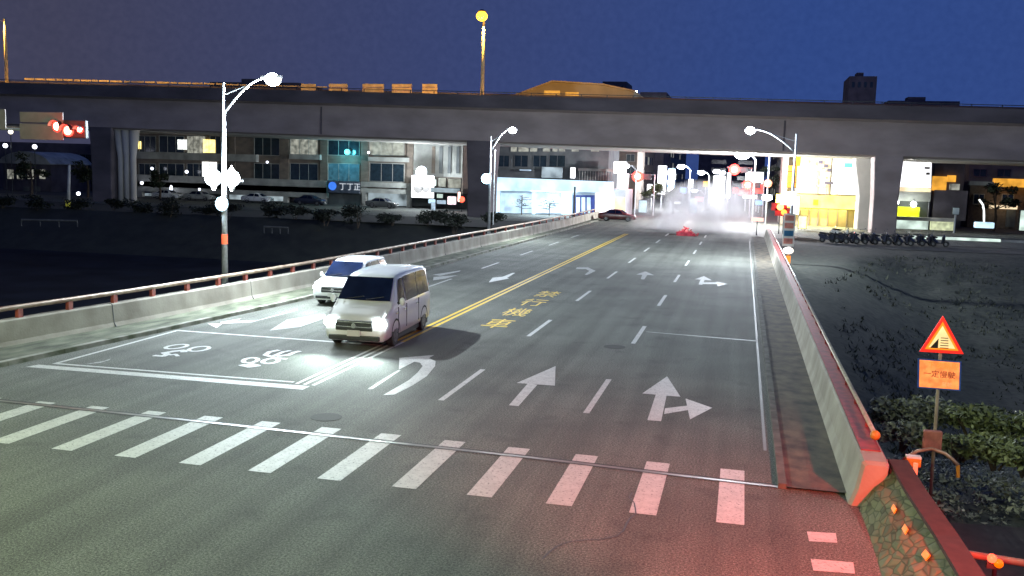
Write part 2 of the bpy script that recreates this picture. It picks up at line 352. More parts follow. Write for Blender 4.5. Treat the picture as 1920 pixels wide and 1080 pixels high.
# ---- road markings (parts of the road)
def mark(name, polys, mt=None, z=.004, label=None):
    bm = MB()
    for i_, p in enumerate(polys): bm.poly([(q[0], q[1], z+.00035*i_) for q in p])
    o = bm.build(name, mt or M['white'], road)
    if label: o['label'] = label
    return o
def rect(x0, x1, y0, y1): return [(x0, y0), (x1, y0), (x1, y1), (x0, y1)]
def px(pts, ox=0, oy=0, s=1): return [G(ox+p[0]/s, oy+p[1]/s) for p in pts]
for i in range(-3, 11):
    x = -14.46+1.43*i
    j = random.uniform(-.03, .03)
    mark('crosswalk_stripe', [rect(x+j, x+.46+j, 15.83+.02*abs(i-5)/5, 19.0+.1*math.sin(i*.5))])
mark('stop_line', [[(-18.85, 22.03), (-10.7, 22.2), (-10.7, 22.62), (-18.75, 22.4)]])
mark('waiting_box', [[(-18.5, 22.62), (-11.3, 22.86), (-11.3, 22.98), (-18.5, 22.75)], [(-18.5, 22.75), (-18.38, 22.75), (-18.4, 28.62), (-18.52, 28.62)],
     [(-18.52, 28.62), (-11.1, 28.7), (-11.1, 28.85), (-18.52, 28.77)]])
for x in (-11.2, -10.97, -10.72): mark('centre_line', [rect(x, x+.1, 22.75, 29.6)])
for x in (-11.02, -10.76): mark('centre_line', [rect(x, x+.13, 29.6, 93)], M['yellow'])
for x in (-7.12, -3.46):
    for k in range(8): mark('lane_dash', [rect(x, x+.15, 22.35+10*k, 26.35+10*k)])
for y in (32.2, 44, 54, 64, 74, 84): mark('lane_dash', [rect(-14.75, -14.6, y, y+4)], M['white_worn'])
mark('edge_line', [rect(.71, .78, 20.5, 90)], paint_mat('road_paint_faded', (.17, .165, .155), .56))
mark('cross_line', [[(-3.2, 35.0), (.75, 34.55), (.76, 34.7), (-3.2, 35.07)]])
mark('turn_arrow', [px(q, 600, 640, 2.4) for q in ([(285,242),(335,240),(415,200),(400,175)], [(400,175),(415,200),(480,158),(440,140)], [(440,140),(480,158),(518,112),(462,112)],
     [(462,112),(518,112),(520,90),(450,97)], [(450,97),(520,90),(490,76),(425,92)], [(357,75),(355,128),(425,92),(490,76),(515,62)])])
mark('lane_arrow', [px(q, 600, 640, 2.4) for q in ([(850,288),(893,292),(978,196),(935,190)], [(885,188),(1057,200),(1060,112)])])
mark('split_arrow', [px(q, 600, 640, 2.4) for q in ([(1473,355),(1535,360),(1560,242),(1512,237)], [(1450,235),(1622,250),(1562,158)], [(1548,328),(1668,308),(1668,288),(1553,302)], [(1665,352),(1765,300),(1645,258)])])
mark('faded_line', [px([(215,215),(235,215),(365,130),(350,130)], 600, 640, 2.4)], M['white_worn'])
mark('turn_arrow', [px(q, 1000, 380, 3.375) for q in ([(270,420),(275,410),(350,410),(345,420)], [(345,410),(395,432),(355,432),(330,420)], [(395,432),(340,458),(325,455),(355,432)])], M['white_worn'])
mark('lane_arrow', [px(q, 1000, 380, 3.375) for q in ([(650,455),(710,435),(765,460)], [(690,455),(725,455),(700,487),(680,484)])], M['white_worn'])
mark('split_arrow', [px(q, 1000, 380, 3.375) for q in ([(1022,485),(1080,465),(1130,492)], [(1060,485),(1085,488),(1070,520),(1045,518)], [(1065,505),(1170,505),(1170,515),(1060,515)], [(1160,500),(1228,515),(1165,530)])], M['white_worn'])
mark('lane_arrow', [px(q, 0, 560, 3.177) for q in ([(1235,148),(1290,175),(1325,150)], [(1325,150),(1310,140),(1440,118),(1380,140)], [(1320,150),(1390,135),(1540,128),(1500,140)], [(1500,140),(1540,128),(1775,60),(1770,70)])])
mark('lane_arrow', [px(q, 0, 560, 3.177) for q in ([(1605,190),(1710,125),(1790,168)], [(1710,125),(1906,95),(1980,100),(1790,168)])], M['white_worn'])
mark('faded_line', [px([(500,392),(620,372),(660,358),(650,366),(600,382)], 0, 560, 3.177)], M['white_worn'])
mark('lane_arrow', [px(q, 860, 480, 6.75) for q in ([(380,335),(430,275),(560,262),(640,285)], [(560,262),(680,215),(715,215),(600,285)])])
mark('lane_arrow', [px(q, 540, 450, 4.908) for q in ([(1330,320),(1590,280),(1580,290),(1400,330)], [(1335,372),(1340,340),(1560,325),(1450,355)])], M['white_worn'])
def stroke(pts, wd, ox, oy, s, closed=False):
    P = [G(ox+p[0]/s, oy+p[1]/s) for p in pts]; out = []
    for a, c in zip(P, P[1:]+([P[0]] if closed else [])):
        d = (c-a).normalized(); n = Vector((-d.y, d.x, 0))*wd/2; e = d*wd*.3
        out.append([a-n-e, a+n-e, c+n+e, c-n+e])
    return out
def ell(cx, cy, rx, ry, tilt=0, n=14):
    return [(cx+rx*math.cos(t)*math.cos(tilt)-ry*math.sin(t)*math.sin(tilt), cy+rx*math.cos(t)*math.sin(tilt)+ry*math.sin(t)*math.cos(tilt)) for t in [2*math.pi*k/n for k in range(n)]]
q = stroke(ell(458,152,105,17,-.12), .13, 240, 620, 5.05, True)+stroke(ell(672,175,98,20,-.12), .13, 240, 620, 5.05, True)
q += stroke([(260,240),(330,245),(375,228),(345,215),(430,200),(525,190),(530,205)], .2, 240, 620, 5.05)+stroke([(400,235),(450,228),(470,245)], .12, 240, 620, 5.05)
for i, a in enumerate(q): a_ = a
mark('bicycle_symbol', [a for a in q[::1]], z=.0045)
q = stroke(ell(1160,282,70,22,-.12), .14, 240, 620, 5.05, True)+stroke(ell(1350,290,75,22,-.12), .14, 240, 620, 5.05, True)
q += stroke([(1085,330),(1150,345),(1220,335),(1160,320)], .22, 240, 620, 5.05)+stroke([(1300,235),(1340,205),(1420,190)], .16, 240, 620, 5.05)
q += stroke([(1300,235),(1400,262),(1490,272)], .16, 240, 620, 5.05)+stroke([(1390,240),(1470,205),(1530,195)], .14, 240, 620, 5.05)+stroke([(1420,245),(1520,235),(1575,210),(1620,200)], .16, 240, 620, 5.05)
mark('motorcycle_symbol', q, z=.0045)
mark('cross_stripe', [px([(1513,997),(1567,1000),(1570,1018),(1517,1015)])]); mark('cross_stripe', [px([(1520,1048),(1600,1055),(1603,1076),(1525,1070)])])
for i, ch in enumerate('車機行禁'):
    text(ch, 1.12, 'road_text', M['yellow'], road, Matrix.Translation((-8.72, 34.5+3.15*i, .0042)) @ Matrix.Diagonal((1, 2.15, 1, 1)), ex=.0008)
for x, y in ((-9.0, 19.9), (-3.9, 31.5), (-13.6, 14.2)):
    MB().disc((x, y, .003), (0, 0, 1), .36, .004, 28).build('manhole_cover', mat('manhole_iron', (.05, .05, .047), .85, scale=20, bump=.6), road)
rc = random.Random(21)
for k in range(9):
    x, y = rc.uniform(-16, 0), rc.uniform(12, 40); q = []; a_ = rc.uniform(0, 6.28)
    for j in range(14):
        a_ += rc.uniform(-.5, .5); nx, ny = x+.28*math.cos(a_), y+.28*math.sin(a_); w_ = .012
        q.append([(x-w_*math.sin(a_), y+w_*math.cos(a_)), (x+w_*math.sin(a_), y-w_*math.cos(a_)), (nx+w_*math.sin(a_), ny-w_*math.cos(a_)), (nx-w_*math.sin(a_), ny+w_*math.cos(a_))]); x, y = nx, ny
    mark('crack', q, M['dsteel'], z=.003)
# expansion joint
b = MB(); c = MB()
J = [(-24, 18.72), (-16.7, 18.68), (-11.1, 18.6), (-6.6, 18.46), (-3.8, 18.38), (-1, 18.2), (1.0, 18.1)]
for (x0, y0), (x1, y1) in zip(J, J[1:]):
    for o_ in (-.10, .07): b.poly([(x0, y0+o_, .009), (x1, y1+o_, .009), (x1, y1+o_+.045, .009), (x0, y0+o_+.045, .009)])
    c.poly([(x0, y0-.05, .006), (x1, y1-.05, .006), (x1, y1+.07, .006), (x0, y0+.07, .006)])
b.build('expansion_joint_seal', mat('joint_seal', (.02, .02, .022), .7), road); c.build('expansion_joint_plate', mat('joint_steel', (.26, .25, .22), .4, metal=.3, scale=2), road)

# ================================================================= BRIDGE PARAPETS
lp = thing('bridge_parapet', 'long pale stained concrete parapet with red posted handrail along the left side of the bridge', 'parapet', (-20, 30, 0))
b = MB(); R = []; yy = [14+1.0*i for i in range(111)]
for y in yy:
    x = interp(LP, y); R.append([(x, y, 0), (x-.10, y, .25), (x-.16, y, .84), (x-.20, y, .88), (x-.46, y, .88), (x-.5, y, .84), (x-.5, y, -.4)])
b.ring_loft(R); b.build('concrete_wall', M['concrete'], lp)
b = MB()
for y in range(20, 120, 8):
    x = interp(LP, y); b.ring_loft([[(x+.004, y, .1), (x-.095, y, .25), (x-.155, y, .86), (x-.2, y, .884), (x-.4, y, .884), (x-.4, y, .1)], [(x+.004, y+.03, .1), (x-.095, y+.03, .25), (x-.155, y+.03, .86), (x-.2, y+.03, .884), (x-.4, y+.03, .884), (x-.4, y+.03, .1)]])
b.build('wall_joint', M['dsteel'], lp)
MB().tube([(interp(LP, y)-.33, y, 1.20) for y in yy[::3]], .075, 10).build('handrail', M['rail'], lp, smooth=True)
y = 15.0
while y < 124:
    x = interp(LP, y)-.33
    MB().box((x-.06, y-.10, .86), (x+.06, y+.10, 1.15)).build('rail_post', M['redpost'], lp); y += 1.9 if y < 60 else 3
rp = thing('bridge_parapet', 'concrete parapet with red painted top and thin pipe handrail along the right bridge side', 'parapet', (2.3, 30, 0))
b = MB(); R = []
prof = lambda y: [(2.12, y, 0), (2.22, y, .3), (2.30, y, .78), (2.34, y, .82), (2.72, y, .82), (2.76, y, .78), (2.76, y, -.8)]
ys = [17.45, 17.55, 18.0]+[19+1.0*i for i in range(79)]
for i, y in enumerate(ys):
    P = prof(y)
    if i == 0: P = [(p[0]+(.05 if p[0] < 2.5 else -.03), y, p[2]-(.05 if p[2] > .5 else 0)) for p in P]
    R.append(P)
b.ring_loft(R); b.build('concrete_wall', M['concrete'], rp)
MB().box((2.36, 18.2, .822), (2.70, 97, .84)).build('painted_top', M['red'], rp)
# rear flank of the end: red edging
MB().ring_loft([[(2.775, 17.5, -.8), (2.80, 17.5, -.8), (2.80, 17.5, .7), (2.775, 17.5, .7)], [(2.775, 21, -.8), (2.80, 21, -.8), (2.80, 21, .7), (2.775, 21, .7)]]).build('painted_edge', M['red'], rp)
gb = G(1641, 816, 1.0)
MB().tube([(2.66, gb.y, 1.0), (2.66, 97, 1.0)], .045).build('handrail', M['railw'], rp, smooth=True)
for y in range(20, 96, 2): MB().box((2.63, y-.03, .84), (2.69, y+.03, .97)).build('rail_post', M['red'], rp)
MB().sphere((gb.x, gb.y, gb.z), .095).build('rail_cap', M['amber'], rp, smooth=True)

# ================================================================= NEAR RIGHT STONE WALL
def g3(u, v, z): return G(u, v, z)
foot = [G(1612, 955), G(1632, 1010), G(1652, 1075), G(1690, 1200), G(1745, 1380)]
top = [G(1668, 868, .72), G(1700, 925, .62), G(1757, 1012, .55), G(1800, 1085, .55), G(1850, 1200, .55)]
sw = thing('stone_wall', 'mossy stone faced wall with orange diamond reflectors at the bottom right corner', 'wall', tuple(foot[0]))
b = MB(); R = []
for a, c in zip(foot, top):
    R.append([a, a.lerp(c, .5)+Vector((-.03, 0, .03)), c, c+Vector((.28, .05, 0)), Vector((c.x+.3, c.y+.05, -1.2)), Vector((a.x, a.y, -1.2))])
b.ring_loft(R); b.build('masonry', M['stone'], sw)
b = MB(); R = []
for c in top: R.append([c+Vector((-.03, 0, .002)), c+Vector((.31, .05, .002)), c+Vector((.31, .05, .07)), c+Vector((-.03, 0, .07))])
b.ring_loft(R); b.build('coping', mat('dark_red_coping', (.05, .025, .022), .85, scale=6), sw)
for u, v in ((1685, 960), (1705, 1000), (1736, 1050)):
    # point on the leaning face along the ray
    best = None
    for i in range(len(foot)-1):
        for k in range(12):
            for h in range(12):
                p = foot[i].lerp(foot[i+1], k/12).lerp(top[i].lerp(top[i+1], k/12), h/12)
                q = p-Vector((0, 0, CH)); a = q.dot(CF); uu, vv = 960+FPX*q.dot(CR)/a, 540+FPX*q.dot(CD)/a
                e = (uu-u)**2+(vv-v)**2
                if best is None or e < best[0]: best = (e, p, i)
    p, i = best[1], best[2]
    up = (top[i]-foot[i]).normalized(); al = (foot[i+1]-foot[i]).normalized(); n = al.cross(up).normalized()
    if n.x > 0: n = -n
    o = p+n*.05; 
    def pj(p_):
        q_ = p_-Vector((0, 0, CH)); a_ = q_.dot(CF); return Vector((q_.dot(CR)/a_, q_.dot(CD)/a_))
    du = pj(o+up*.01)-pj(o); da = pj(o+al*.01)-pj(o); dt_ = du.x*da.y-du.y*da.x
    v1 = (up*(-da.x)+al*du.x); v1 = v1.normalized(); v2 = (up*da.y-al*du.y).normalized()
    MB().prism([o+v1*.17, o+v2*.09, o-v1*.17, o-v2*.09], n*.02).build('diamond_reflector', M['e_diam'], sw)  # diamonds emit, standing in for light a retroreflector sends back
# concrete ledge below/behind the parapet end with amber block and red marker posts
t = thing('marker_post', 'small red and white marker post behind the stone wall near the parapet end', 'marker post', tuple(G(1712, 930, .2)))
p = Vector(t.location)
MB().tube([p+Vector((0, 0, -1.3)), p+Vector((0, 0, .05))], .03).build('post', M['dsteel'], t)
MB().tube([p+Vector((0, 0, .05)), p+Vector((0, 0, .16))], .05).build('reflector', emi('red_marker', (1, .04, .03), .7), t)  # both reflector sleeves glow in place of returned light
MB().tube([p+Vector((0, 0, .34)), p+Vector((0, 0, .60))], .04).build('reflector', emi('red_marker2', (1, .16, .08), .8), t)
MB().tube([p+Vector((0, 0, .16)), p+Vector((0, 0, .34))], .03).build('sleeve', M['dsteel'], t)
p = G(1712, 866, .55)
t = thing('guard_block', 'short yellow and white block on the low rail beside the parapet end', 'block', tuple(p))
MB().cbox(p, (.26, .16, .16)).build('block', M['amber'], t, bevel=.01); MB().cbox(p+Vector((0, 0, .1)), (.26, .16, .035)).build('cap', M['signwhite'], t)
MB().cbox(p+Vector((-.35, -.05, -.08)), (.42, .12, .16)).build('rail', M['red'], t)
p = G(1745, 862, .35)
t = thing('guard_rail', 'low curved steel rail hoop at the foot of the warning sign', 'rail', tuple(p))
MB().tube([p+Vector((x, 0, .22-.55*(x/.5)**2*.5)) for x in [-.5, -.4, -.25, 0, .25, .4, .5]], .035).build('hoop', M['rail'], t, smooth=True)
MB().tube([p+Vector((.5, 0, -.05)), p+Vector((.52, 0, -.3))], .035).build('leg', M['amber'], t); MB().tube([p+Vector((-.5, 0, -.05)), p+Vector((-.52, 0, -.3))], .035).build('leg', M['rail'], t)
# pale pipe rail crossing bottom right with a red lamp
a, c = G(1757, 1030, -.1), G(1960, 1062, -.1)
t = thing('pipe_rail', 'pale horizontal pipe rail crossing the dark side road at the bottom right', 'rail', tuple(a))
MB().tube([a, c], .06).build('pipe', mat('dull_pipe', (.22, .19, .13), .6), t, smooth=True)
for s_ in (.03, .55, .97): q = a.lerp(c, s_); MB().tube([q, q+Vector((0, 0, -1.0))], .035).build('leg', M['dsteel'], t)
p = G(1860, 1047, .05)
t = thing('warning_lamp', 'small glowing red lamp with amber lens on the pipe rail at the bottom right', 'lamp', tuple(p))
MB().sphere(p, .07).build('lens', emi('red_lamp_bright', (1, .05, .02), 3.2), t, smooth=True); MB().sphere(p+Vector((.1, 0, -.07)), .07).build('lens', emi('amber_lamp_bright', (1, .16, .0), .6), t, smooth=True)
MB().cbox(p+Vector((.04, .05, -.12)), (.2, .08, .1)).build('housing', M['dsteel'], t)
light('warning_lamp_light', 'POINT', p+Vector((-.1, -.2, .1)), 12, (1, .08, .04), t, .05)
for i, (u, v) in enumerate(((1775, 1032), (1790, 1072))):
    p = G(u, v, .1)
    t = thing('red_marker', ['small red cap marker at the left end of the pipe rail', 'bent red marker nearest the bottom edge beside the stone wall'][i], 'marker', tuple(p))
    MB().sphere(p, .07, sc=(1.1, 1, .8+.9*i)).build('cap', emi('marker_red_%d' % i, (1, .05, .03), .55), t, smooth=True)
    MB().tube([p, p+Vector((0, 0, -1.1))], .03).build('stem', M['dsteel'], t)

# ================================================================= FOLIAGE
def leaves(mb, c, r, n, sz, rnd):
    c = Vector(c)
    for _ in range(n):
        while True:
            d = Vector((rnd.uniform(-1, 1), rnd.uniform(-1, 1), rnd.uniform(-1, 1)))
            if d.length <= 1: break
        d = d*(.55+.45*rnd.random())
        p = c+Vector((d.x*r[0], d.y*r[1], d.z*r[2]))
        a = Vector((rnd.uniform(-1, 1), rnd.uniform(-1, 1), rnd.uniform(-.6, .6))).normalized(); b_ = a.cross(Vector((rnd.uniform(-1, 1), rnd.uniform(-1, 1), 1))).normalized()
        s1 = sz*rnd.uniform(.6, 1.3); s2 = s1*.45
        mb.poly([p-a*s1, p+b_*s2, p+a*s1, p-b_*s2])
def bush(label, c, r, n, sz, mt, group, seed):
    rnd = random.Random(seed); t = thing('bush', label, 'bush', (c[0], c[1], c[2]-r[2]), 0, group)
    mb = MB()
    for k in range(6):
        o = Vector((rnd.uniform(-.5, .5)*r[0], rnd.uniform(-.5, .5)*r[1], rnd.uniform(-.35, .45)*r[2]))
        leaves(mb, Vector(c)+o, [q*rnd.uniform(.4, .7) for q in r], n//6, sz, rnd)
    mb.build('foliage', mt, t)
    st = MB()
    for k in range(4):
        d = Vector((rnd.uniform(-.4, .4)*r[0], rnd.uniform(-.4, .4)*r[1], 0)); st.tube([(c[0]+d.x*.2, c[1]+d.y*.2, c[2]-r[2]), (c[0]+d.x, c[1]+d.y, c[2]+r[2]*.2)], [.03, .012], 6)
    st.build('stem', M['bark'], t)
def tree(label, base, h, cr, mt, group, seed, n=700, sz=.3):
    rnd = random.Random(seed); t = thing('tree', label, 'tree', base, 0, group); x, y, z = base
    tr = MB().tube([(x, y, z), (x+.1, y, z+h*.3), (x-.1, y+.1, z+h*.6), (x, y, z+h*.85)], [.2, .16, .11, .05], 8)
    cr_ = MB()
    for k in range(9):
        a = rnd.uniform(0, 6.28); rr = cr*rnd.uniform(.25, .75); e = Vector((x+rr*math.cos(a), y+rr*math.sin(a), z+h*rnd.uniform(.5, .95)))
        tr.tube([(x, y, z+h*.45), e], [.08, .02], 6)
        leaves(cr_, e, (cr*rnd.uniform(.3, .55), cr*rnd.uniform(.3, .55), cr*rnd.uniform(.22, .4)), n//9, sz, rnd)
    tr.build('trunk', M['bark'], t); cr_.build('crown', mt, t)
nb = [((1672, 772), 25.5, (1.0, .9, .5), 'pale leafy bush right behind the handrail cap', 'leafp'), ((1745, 768), 26.0, (1.1, 1.0, .5), 'leafy bush directly behind the warning sign pole', 'leafp'),
      ((1822, 780), 25.0, (1.1, 1.0, .5), 'green bush between the sign pole and the right edge, upper row', 'leaf'), ((1895, 790), 24.5, (1.1, 1.0, .5), 'green bush at the right edge, upper row', 'leaf'),
      ((1690, 815), 23.0, (.9, .8, .4), 'dark leafy bush beside the parapet end', 'leafp'), ((1800, 832), 22.4, (1.0, .8, .4), 'low green bush to the right of the red box on the sign post', 'leaf'),
      ((1868, 848), 21.8, (1.0, .8, .4), 'low green bush above the dark side road at the right', 'leaf'), ((1925, 860), 21.5, (.9, .8, .4), 'low green bush cut by the right edge, lower row', 'leaf')]
for i, ((u, v), Y, r, lab, mt) in enumerate(nb):
    bush(lab, at(u, v, Y), r, 1500, .085, M[mt], 'bushes below the warning sign', 40+i)
# ground cover on the verge
rnd = random.Random(5); gm = MB()
for _ in range(2600):
    x = 3.1+12*rnd.random(); y = rnd.uniform(20.0, 33+.1*x); z = -3.9+2.9*(1-sst(19.5, 36, y-.05*(x-3)))+rnd.uniform(-.05, .3)
    leaves(gm, (x, y, z), (rnd.uniform(.15, .45), rnd.uniform(.15, .45), rnd.uniform(.08, .3)), rnd.randint(5, 12), rnd.uniform(.03, .10), rnd)
g2 = MB()
for _ in range(13000):
    y = 33+57*rnd.random()**1.3; x = rnd.uniform(3.0, 10+.62*y); ye = 62+27*sst(3, 13, x)
    if y > ye-5 or x < 5 or mnoise.noise(Vector((x*.22, y*.16, 7))) < -.05+.5*rnd.random()-.3: continue
    z = -3.9+3.87*sst(ye-42, ye+2, y)+2.9*(1-sst(19.5, 36, y-.05*(x-3)))
    k = .55+.3*y/60; o_ = Vector((x, y, z-.05))
    for j in range(3):
        d = rnd.uniform(0, 6.28); hh = rnd.uniform(.06, .26); a = Vector((math.cos(d), math.sin(d), 0))*rnd.uniform(.03, .09)*k; q_ = o_+Vector((rnd.uniform(-.3, .3)*k, rnd.uniform(-.3, .3)*k, 0))
        g2.poly([q_-a, q_+a, q_+Vector((rnd.uniform(-.15, .15), rnd.uniform(-.15, .15), hh))])
tag(g2.build('rough_grass', mat('rough_grass_blades', (.085, .09, .06), .9, col2=(.03, .038, .03), scale=.8)), 'rough dark grass on the low ground right of the bridge', 'grass', kind='stuff')
tag(gm.build('ground_cover', M['leafp']), 'weeds and grass covering the verge behind the warning sign', 'ground cover', kind='stuff')
labs = ['at the far left edge', 'behind the red traffic light', 'below the pale roof', 'near the lone left pole', 'left of the ribbed viaduct pier', 'at the foot of the ribbed viaduct pier', 'right of the ribbed pier', 'left of the twin globe lamp', 'right behind the twin globe lamp',
        'below the second arcade column', 'below the third arcade column', 'below the blue emblem sign', 'below the right arcade bay', 'below the white billboard', 'left of the dark middle pier', 'right of the dark middle pier']
for i, l in enumerate(labs):
    u = 15+i*60; p = at(u, 402+(i % 3)*2, 93)
    bush('dark bush on the left riverbank '+l, (p.x, p.y+random.uniform(-1, 2), .55+.25*(i % 2)), (2.2, 1.1, .8+.3*(i % 3)), 560, .22, M['leafx'], 'bushes along the far left riverbank', 80+i)
for i, (u, Y, h, l) in enumerate(((60, 118, 6, 'bushy dark tree at the far left beyond the riverbank'), (165, 124, 5.5, 'dark tree just left of the ribbed viaduct pier'), (1440, 190, 8, 'dark tree beyond the right side of the junction'),
                                  (1868, 132, 6, 'dark tree under the viaduct near the right edge'), (1225, 150, 4.6, 'young tree in front of the tall white column sign'), (300, 126, 4.2, 'small dark tree in front of the arcade'), (1262, 146, 3.8, 'small tree in front of the blue column sign'))):
    p = at(u, 380, Y); tree(l, (p.x, Y, 0), h, h*.42, M['leafd'] if u < 1200 or u > 1300 else M['leaf'], 'trees around the junction', 300+i)

# ================================================================= ELEVATED HIGHWAY
VY = 112
def ztop(x): return 14.15-.0143*x
def zsof(x): return 8.62-.0130*x
via = thing('elevated_highway', 'long grey concrete elevated highway crossing the whole picture above the junction', 'viaduct', (0, VY, 0))
xs = [-260+20*i for i in range(20)]
def loft_x(fn, x0=-260, x1=160, n=20):
    bm = MB(); R = []
    for i in range(n+1):
        x = x0+(x1-x0)*i/n; R.append([(x, y, z) for y, z in fn(x)])
    return bm.ring_loft(R)
loft_x(lambda x: [(VY+1.6, zsof(x)), (VY+1.2, zsof(x)+.2), (VY+1.0, ztop(x)-1.75), (VY+.1, ztop(x)-1.45), (VY+19.9, ztop(x)-1.45), (VY+19, ztop(x)-1.75), (VY+18.8, zsof(x)+.2), (VY+18.4, zsof(x))]).build('girder', M['via'], via)
for x0, x1 in ((-160, -79), (-75.5, -33.2), (-29.6, 13.6), (18.2, 62)):
    loft_x(lambda x: [(VY+1.65, zsof(x)-.05), (VY+18.3, zsof(x)-.05), (VY+18.3, zsof(x)-.002), (VY+1.65, zsof(x)-.002)], x0, x1, 4).build('soffit_panel', M['soffit'], via)
loft_x(lambda x: [(VY, ztop(x)-1.5), (VY+.25, ztop(x)-1.5), (VY+.25, ztop(x)), (VY, ztop(x))]).build('parapet', M['via2'], via)
loft_x(lambda x: [(VY+19.7, ztop(x)-1.4), (VY+19.95, ztop(x)-1.4), (VY+19.95, ztop(x)+1.7), (VY+19.7, ztop(x)+1.7)]).build('parapet', M['via2'], via)
loft_x(lambda x: [(VY+.1, ztop(x)+.32), (VY+.18, ztop(x)+.32), (VY+.18, ztop(x)+.4), (VY+.1, ztop(x)+.4)]).build('handrail', M['dsteel'], via)
for x in range(-124, 60, 3): MB().box((x-.05, VY+.1, ztop(x)), (x+.05, VY+.18, ztop(x)+.36)).build('rail_post', M['dsteel'], via)
x = -111.0
while x < -76:
    wd = random.choice((1.6, 1.7, 1.7, 2.1, 1.0)); z = 5.72+(ztop(x)+.05-5.72)*(VY+19.5)/VY
    MB().box((x, VY+19.4, z+.12), (x+wd, VY+19.6, z+.42)).build('guard_panel', M['panel'], via); x += wd+.28
x = -76.0
while x < -60:
    z = 5.72+(ztop(x)+.05-5.72)*(VY+19.5)/VY
    MB().box((x, VY+19.4, z+.12), (x+2.2, VY+19.6, z+.35)).build('guard_panel', M['panel'], via); x += 2.35
for u0, u1 in ((565, 592), (617, 652), (680, 720), (735, 772), (792, 820)):
    a = at(u0, 178, VY+19.3); c = at(u1, 158, VY+19.3)
    bb = MB()
    for k in range(3):
        z0 = a.z+.1+k*(c.z-a.z)/3; bb.box((a.x, VY+19.2, z0), (c.x, VY+19.35, z0+(c.z-a.z)/3-.07))
    bb.box((a.x+.2, VY+19.36, a.z-.5), (a.x+.35, VY+19.5, c.z)); bb.box((c.x-.35, VY+19.36, a.z-.5), (c.x-.2, VY+19.5, c.z))
    bb.build('guard_panel', M['panel'], via)
def pier(x, wt, wb, y0, y1, mt):
    zs = zsof(x)
    MB().ring_loft([[(x-wb/2, y0, -4), (x+wb/2, y0, -4), (x+wb/2, y1, -4), (x-wb/2, y1, -4)], [(x-wb/2, y0, 4), (x+wb/2, y0, 4), (x+wb/2, y1, 4), (x-wb/2, y1, 4)],
        [(x-wt/2, y0, zs-.6), (x+wt/2, y0, zs-.6), (x+wt/2, y1, zs-.6), (x-wt/2, y1, zs-.6)], [(x-wt/2, y0, zs+.3), (x+wt/2, y0, zs+.3), (x+wt/2, y1, zs+.3), (x-wt/2, y1, zs+.3)]]).build('pier', mt, via, bevel=.15)
pier(-31.4, 3.4, 2.9, VY+1.2, VY+4.5, M['via2']); pier(15.3, 3.0, 2.6, VY+1.2, VY+4.5, M['via']); pier(-84.0, 3.4, 3.0, VY+1.2, VY+4.5, M['via2']); pier(61.5, 4.2, 4, VY+1.2, VY+4.5, M['via'])
pier(14.2, 3.3, 1.9, VY+9, VY+12, M['soffit'])
for k in range(3):
    x = -81.9+k*.95; MB().tube([(x, VY+2.5, -4), (x, VY+2.5, 6), (x-.3+.3*k, VY+2.5, zsof(x)+.2)], [.4, .4, .7], 12).build('pier', M['soffit'], via, smooth=True)
# steel brackets/drains on the girder face
for x in (-52, 4):
    MB().tube([(x, VY+.9, ztop(x)-1.9), (x, VY+.9, zsof(x)+.3)], .09, 8).build('drain_pipe', M['via2'], via)

# ================================================================= STREET LAMPS
def road_lamp(label, base, H, head, col, power, globes=False, disc=None, bands=True, group='white street lamps along the bridge'):
    t = thing('street_lamp', label, 'street lamp', base, 0, group); bx, by, bz = base
    MB().tube([(bx, by, bz-.4), (bx, by, bz+.1)], .16, 14).build('base', M['steel'], t)
    MB().tube([(bx, by, bz), (bx, by, H*.6), (bx, by, H)], [.13, .1, .06], 14).build('pole', M['steel'], t, smooth=True)
    hx, hy, hz = head; P = []
    for k in range(9):
        s_ = k/8; P.append((bx+(hx-bx)*(.9*s_), by+(hy-by)*s_, H-1.25+(hz-(H-1.25))*math.sin(s_*math.pi/2)))
    MB().tube(P, .05, 8).build('arm', M['steel'], t, smooth=True)
    MB().tube([(bx, by, H-.5), tuple(Vector(P[5]))], .03, 6).build('brace', M['steel'], t)
    d = 1 if hx > bx else -1
    MB().ring_loft([[(hx-.45*d, hy-.1, hz), (hx-.45*d, hy+.1, hz), (hx-.45*d, hy+.1, hz+.08), (hx-.45*d, hy-.1, hz+.08)], [(hx+.4*d, hy-.17, hz-.02), (hx+.4*d, hy+.17, hz-.02), (hx+.4*d, hy+.17, hz+.12), (hx+.4*d, hy-.17, hz+.12)]]).build('lamp_head', M['steel'], t, bevel=.02)
    MB().sphere((hx+.05*d, hy, hz-.06), .30, sc=(1.1, .9, .85)).build('lens', M['e_lamp'], t, smooth=True)
    light('street_lamp_light', 'POINT', (hx+.05*d, hy-.05, hz-.32), power, col, t, .12)
    return t
a = road_lamp('tall white street lamp on the left parapet with twin globes and round sign', (-20.9, 36, .3), 8.95, (-18.75, 36.0, 9.15), WHITE, 9000)
gz = 4.98
MB().tube([(-21.75, 36, gz), (-20.05, 36, gz)], .04, 8).build('cross_arm', M['steel'], a)
for sx in (-.42, .42):
    MB().sphere((-20.9+sx, 35.85, gz+.1), .34, 18, 12).build('globe', emi('globe_lamp', (.8, .93, 1), 9), a, smooth=True)
    MB().tube([(-20.9+sx, 35.85, gz+.42), (-20.9+sx, 35.85, gz+.62)], [.12, .01], 8).build('finial', M['e_white'], a)
    MB().tube([(-20.9+sx, 35.9, gz-.42), (-20.9+sx, 35.9, gz-.2)], [.06, .16], 8).build('globe_cup', M['signwhite'], a)
light('globe_light', 'POINT', (-20.9, 35.2, gz), 900, (.7, .88, 1), a, .3)
MB().disc((-20.9, 35.8, 4.02), (0, 1, 0), .29, .03).build('round_sign', emi('round_sign_glow', (.55, .75, .85), .55), a)
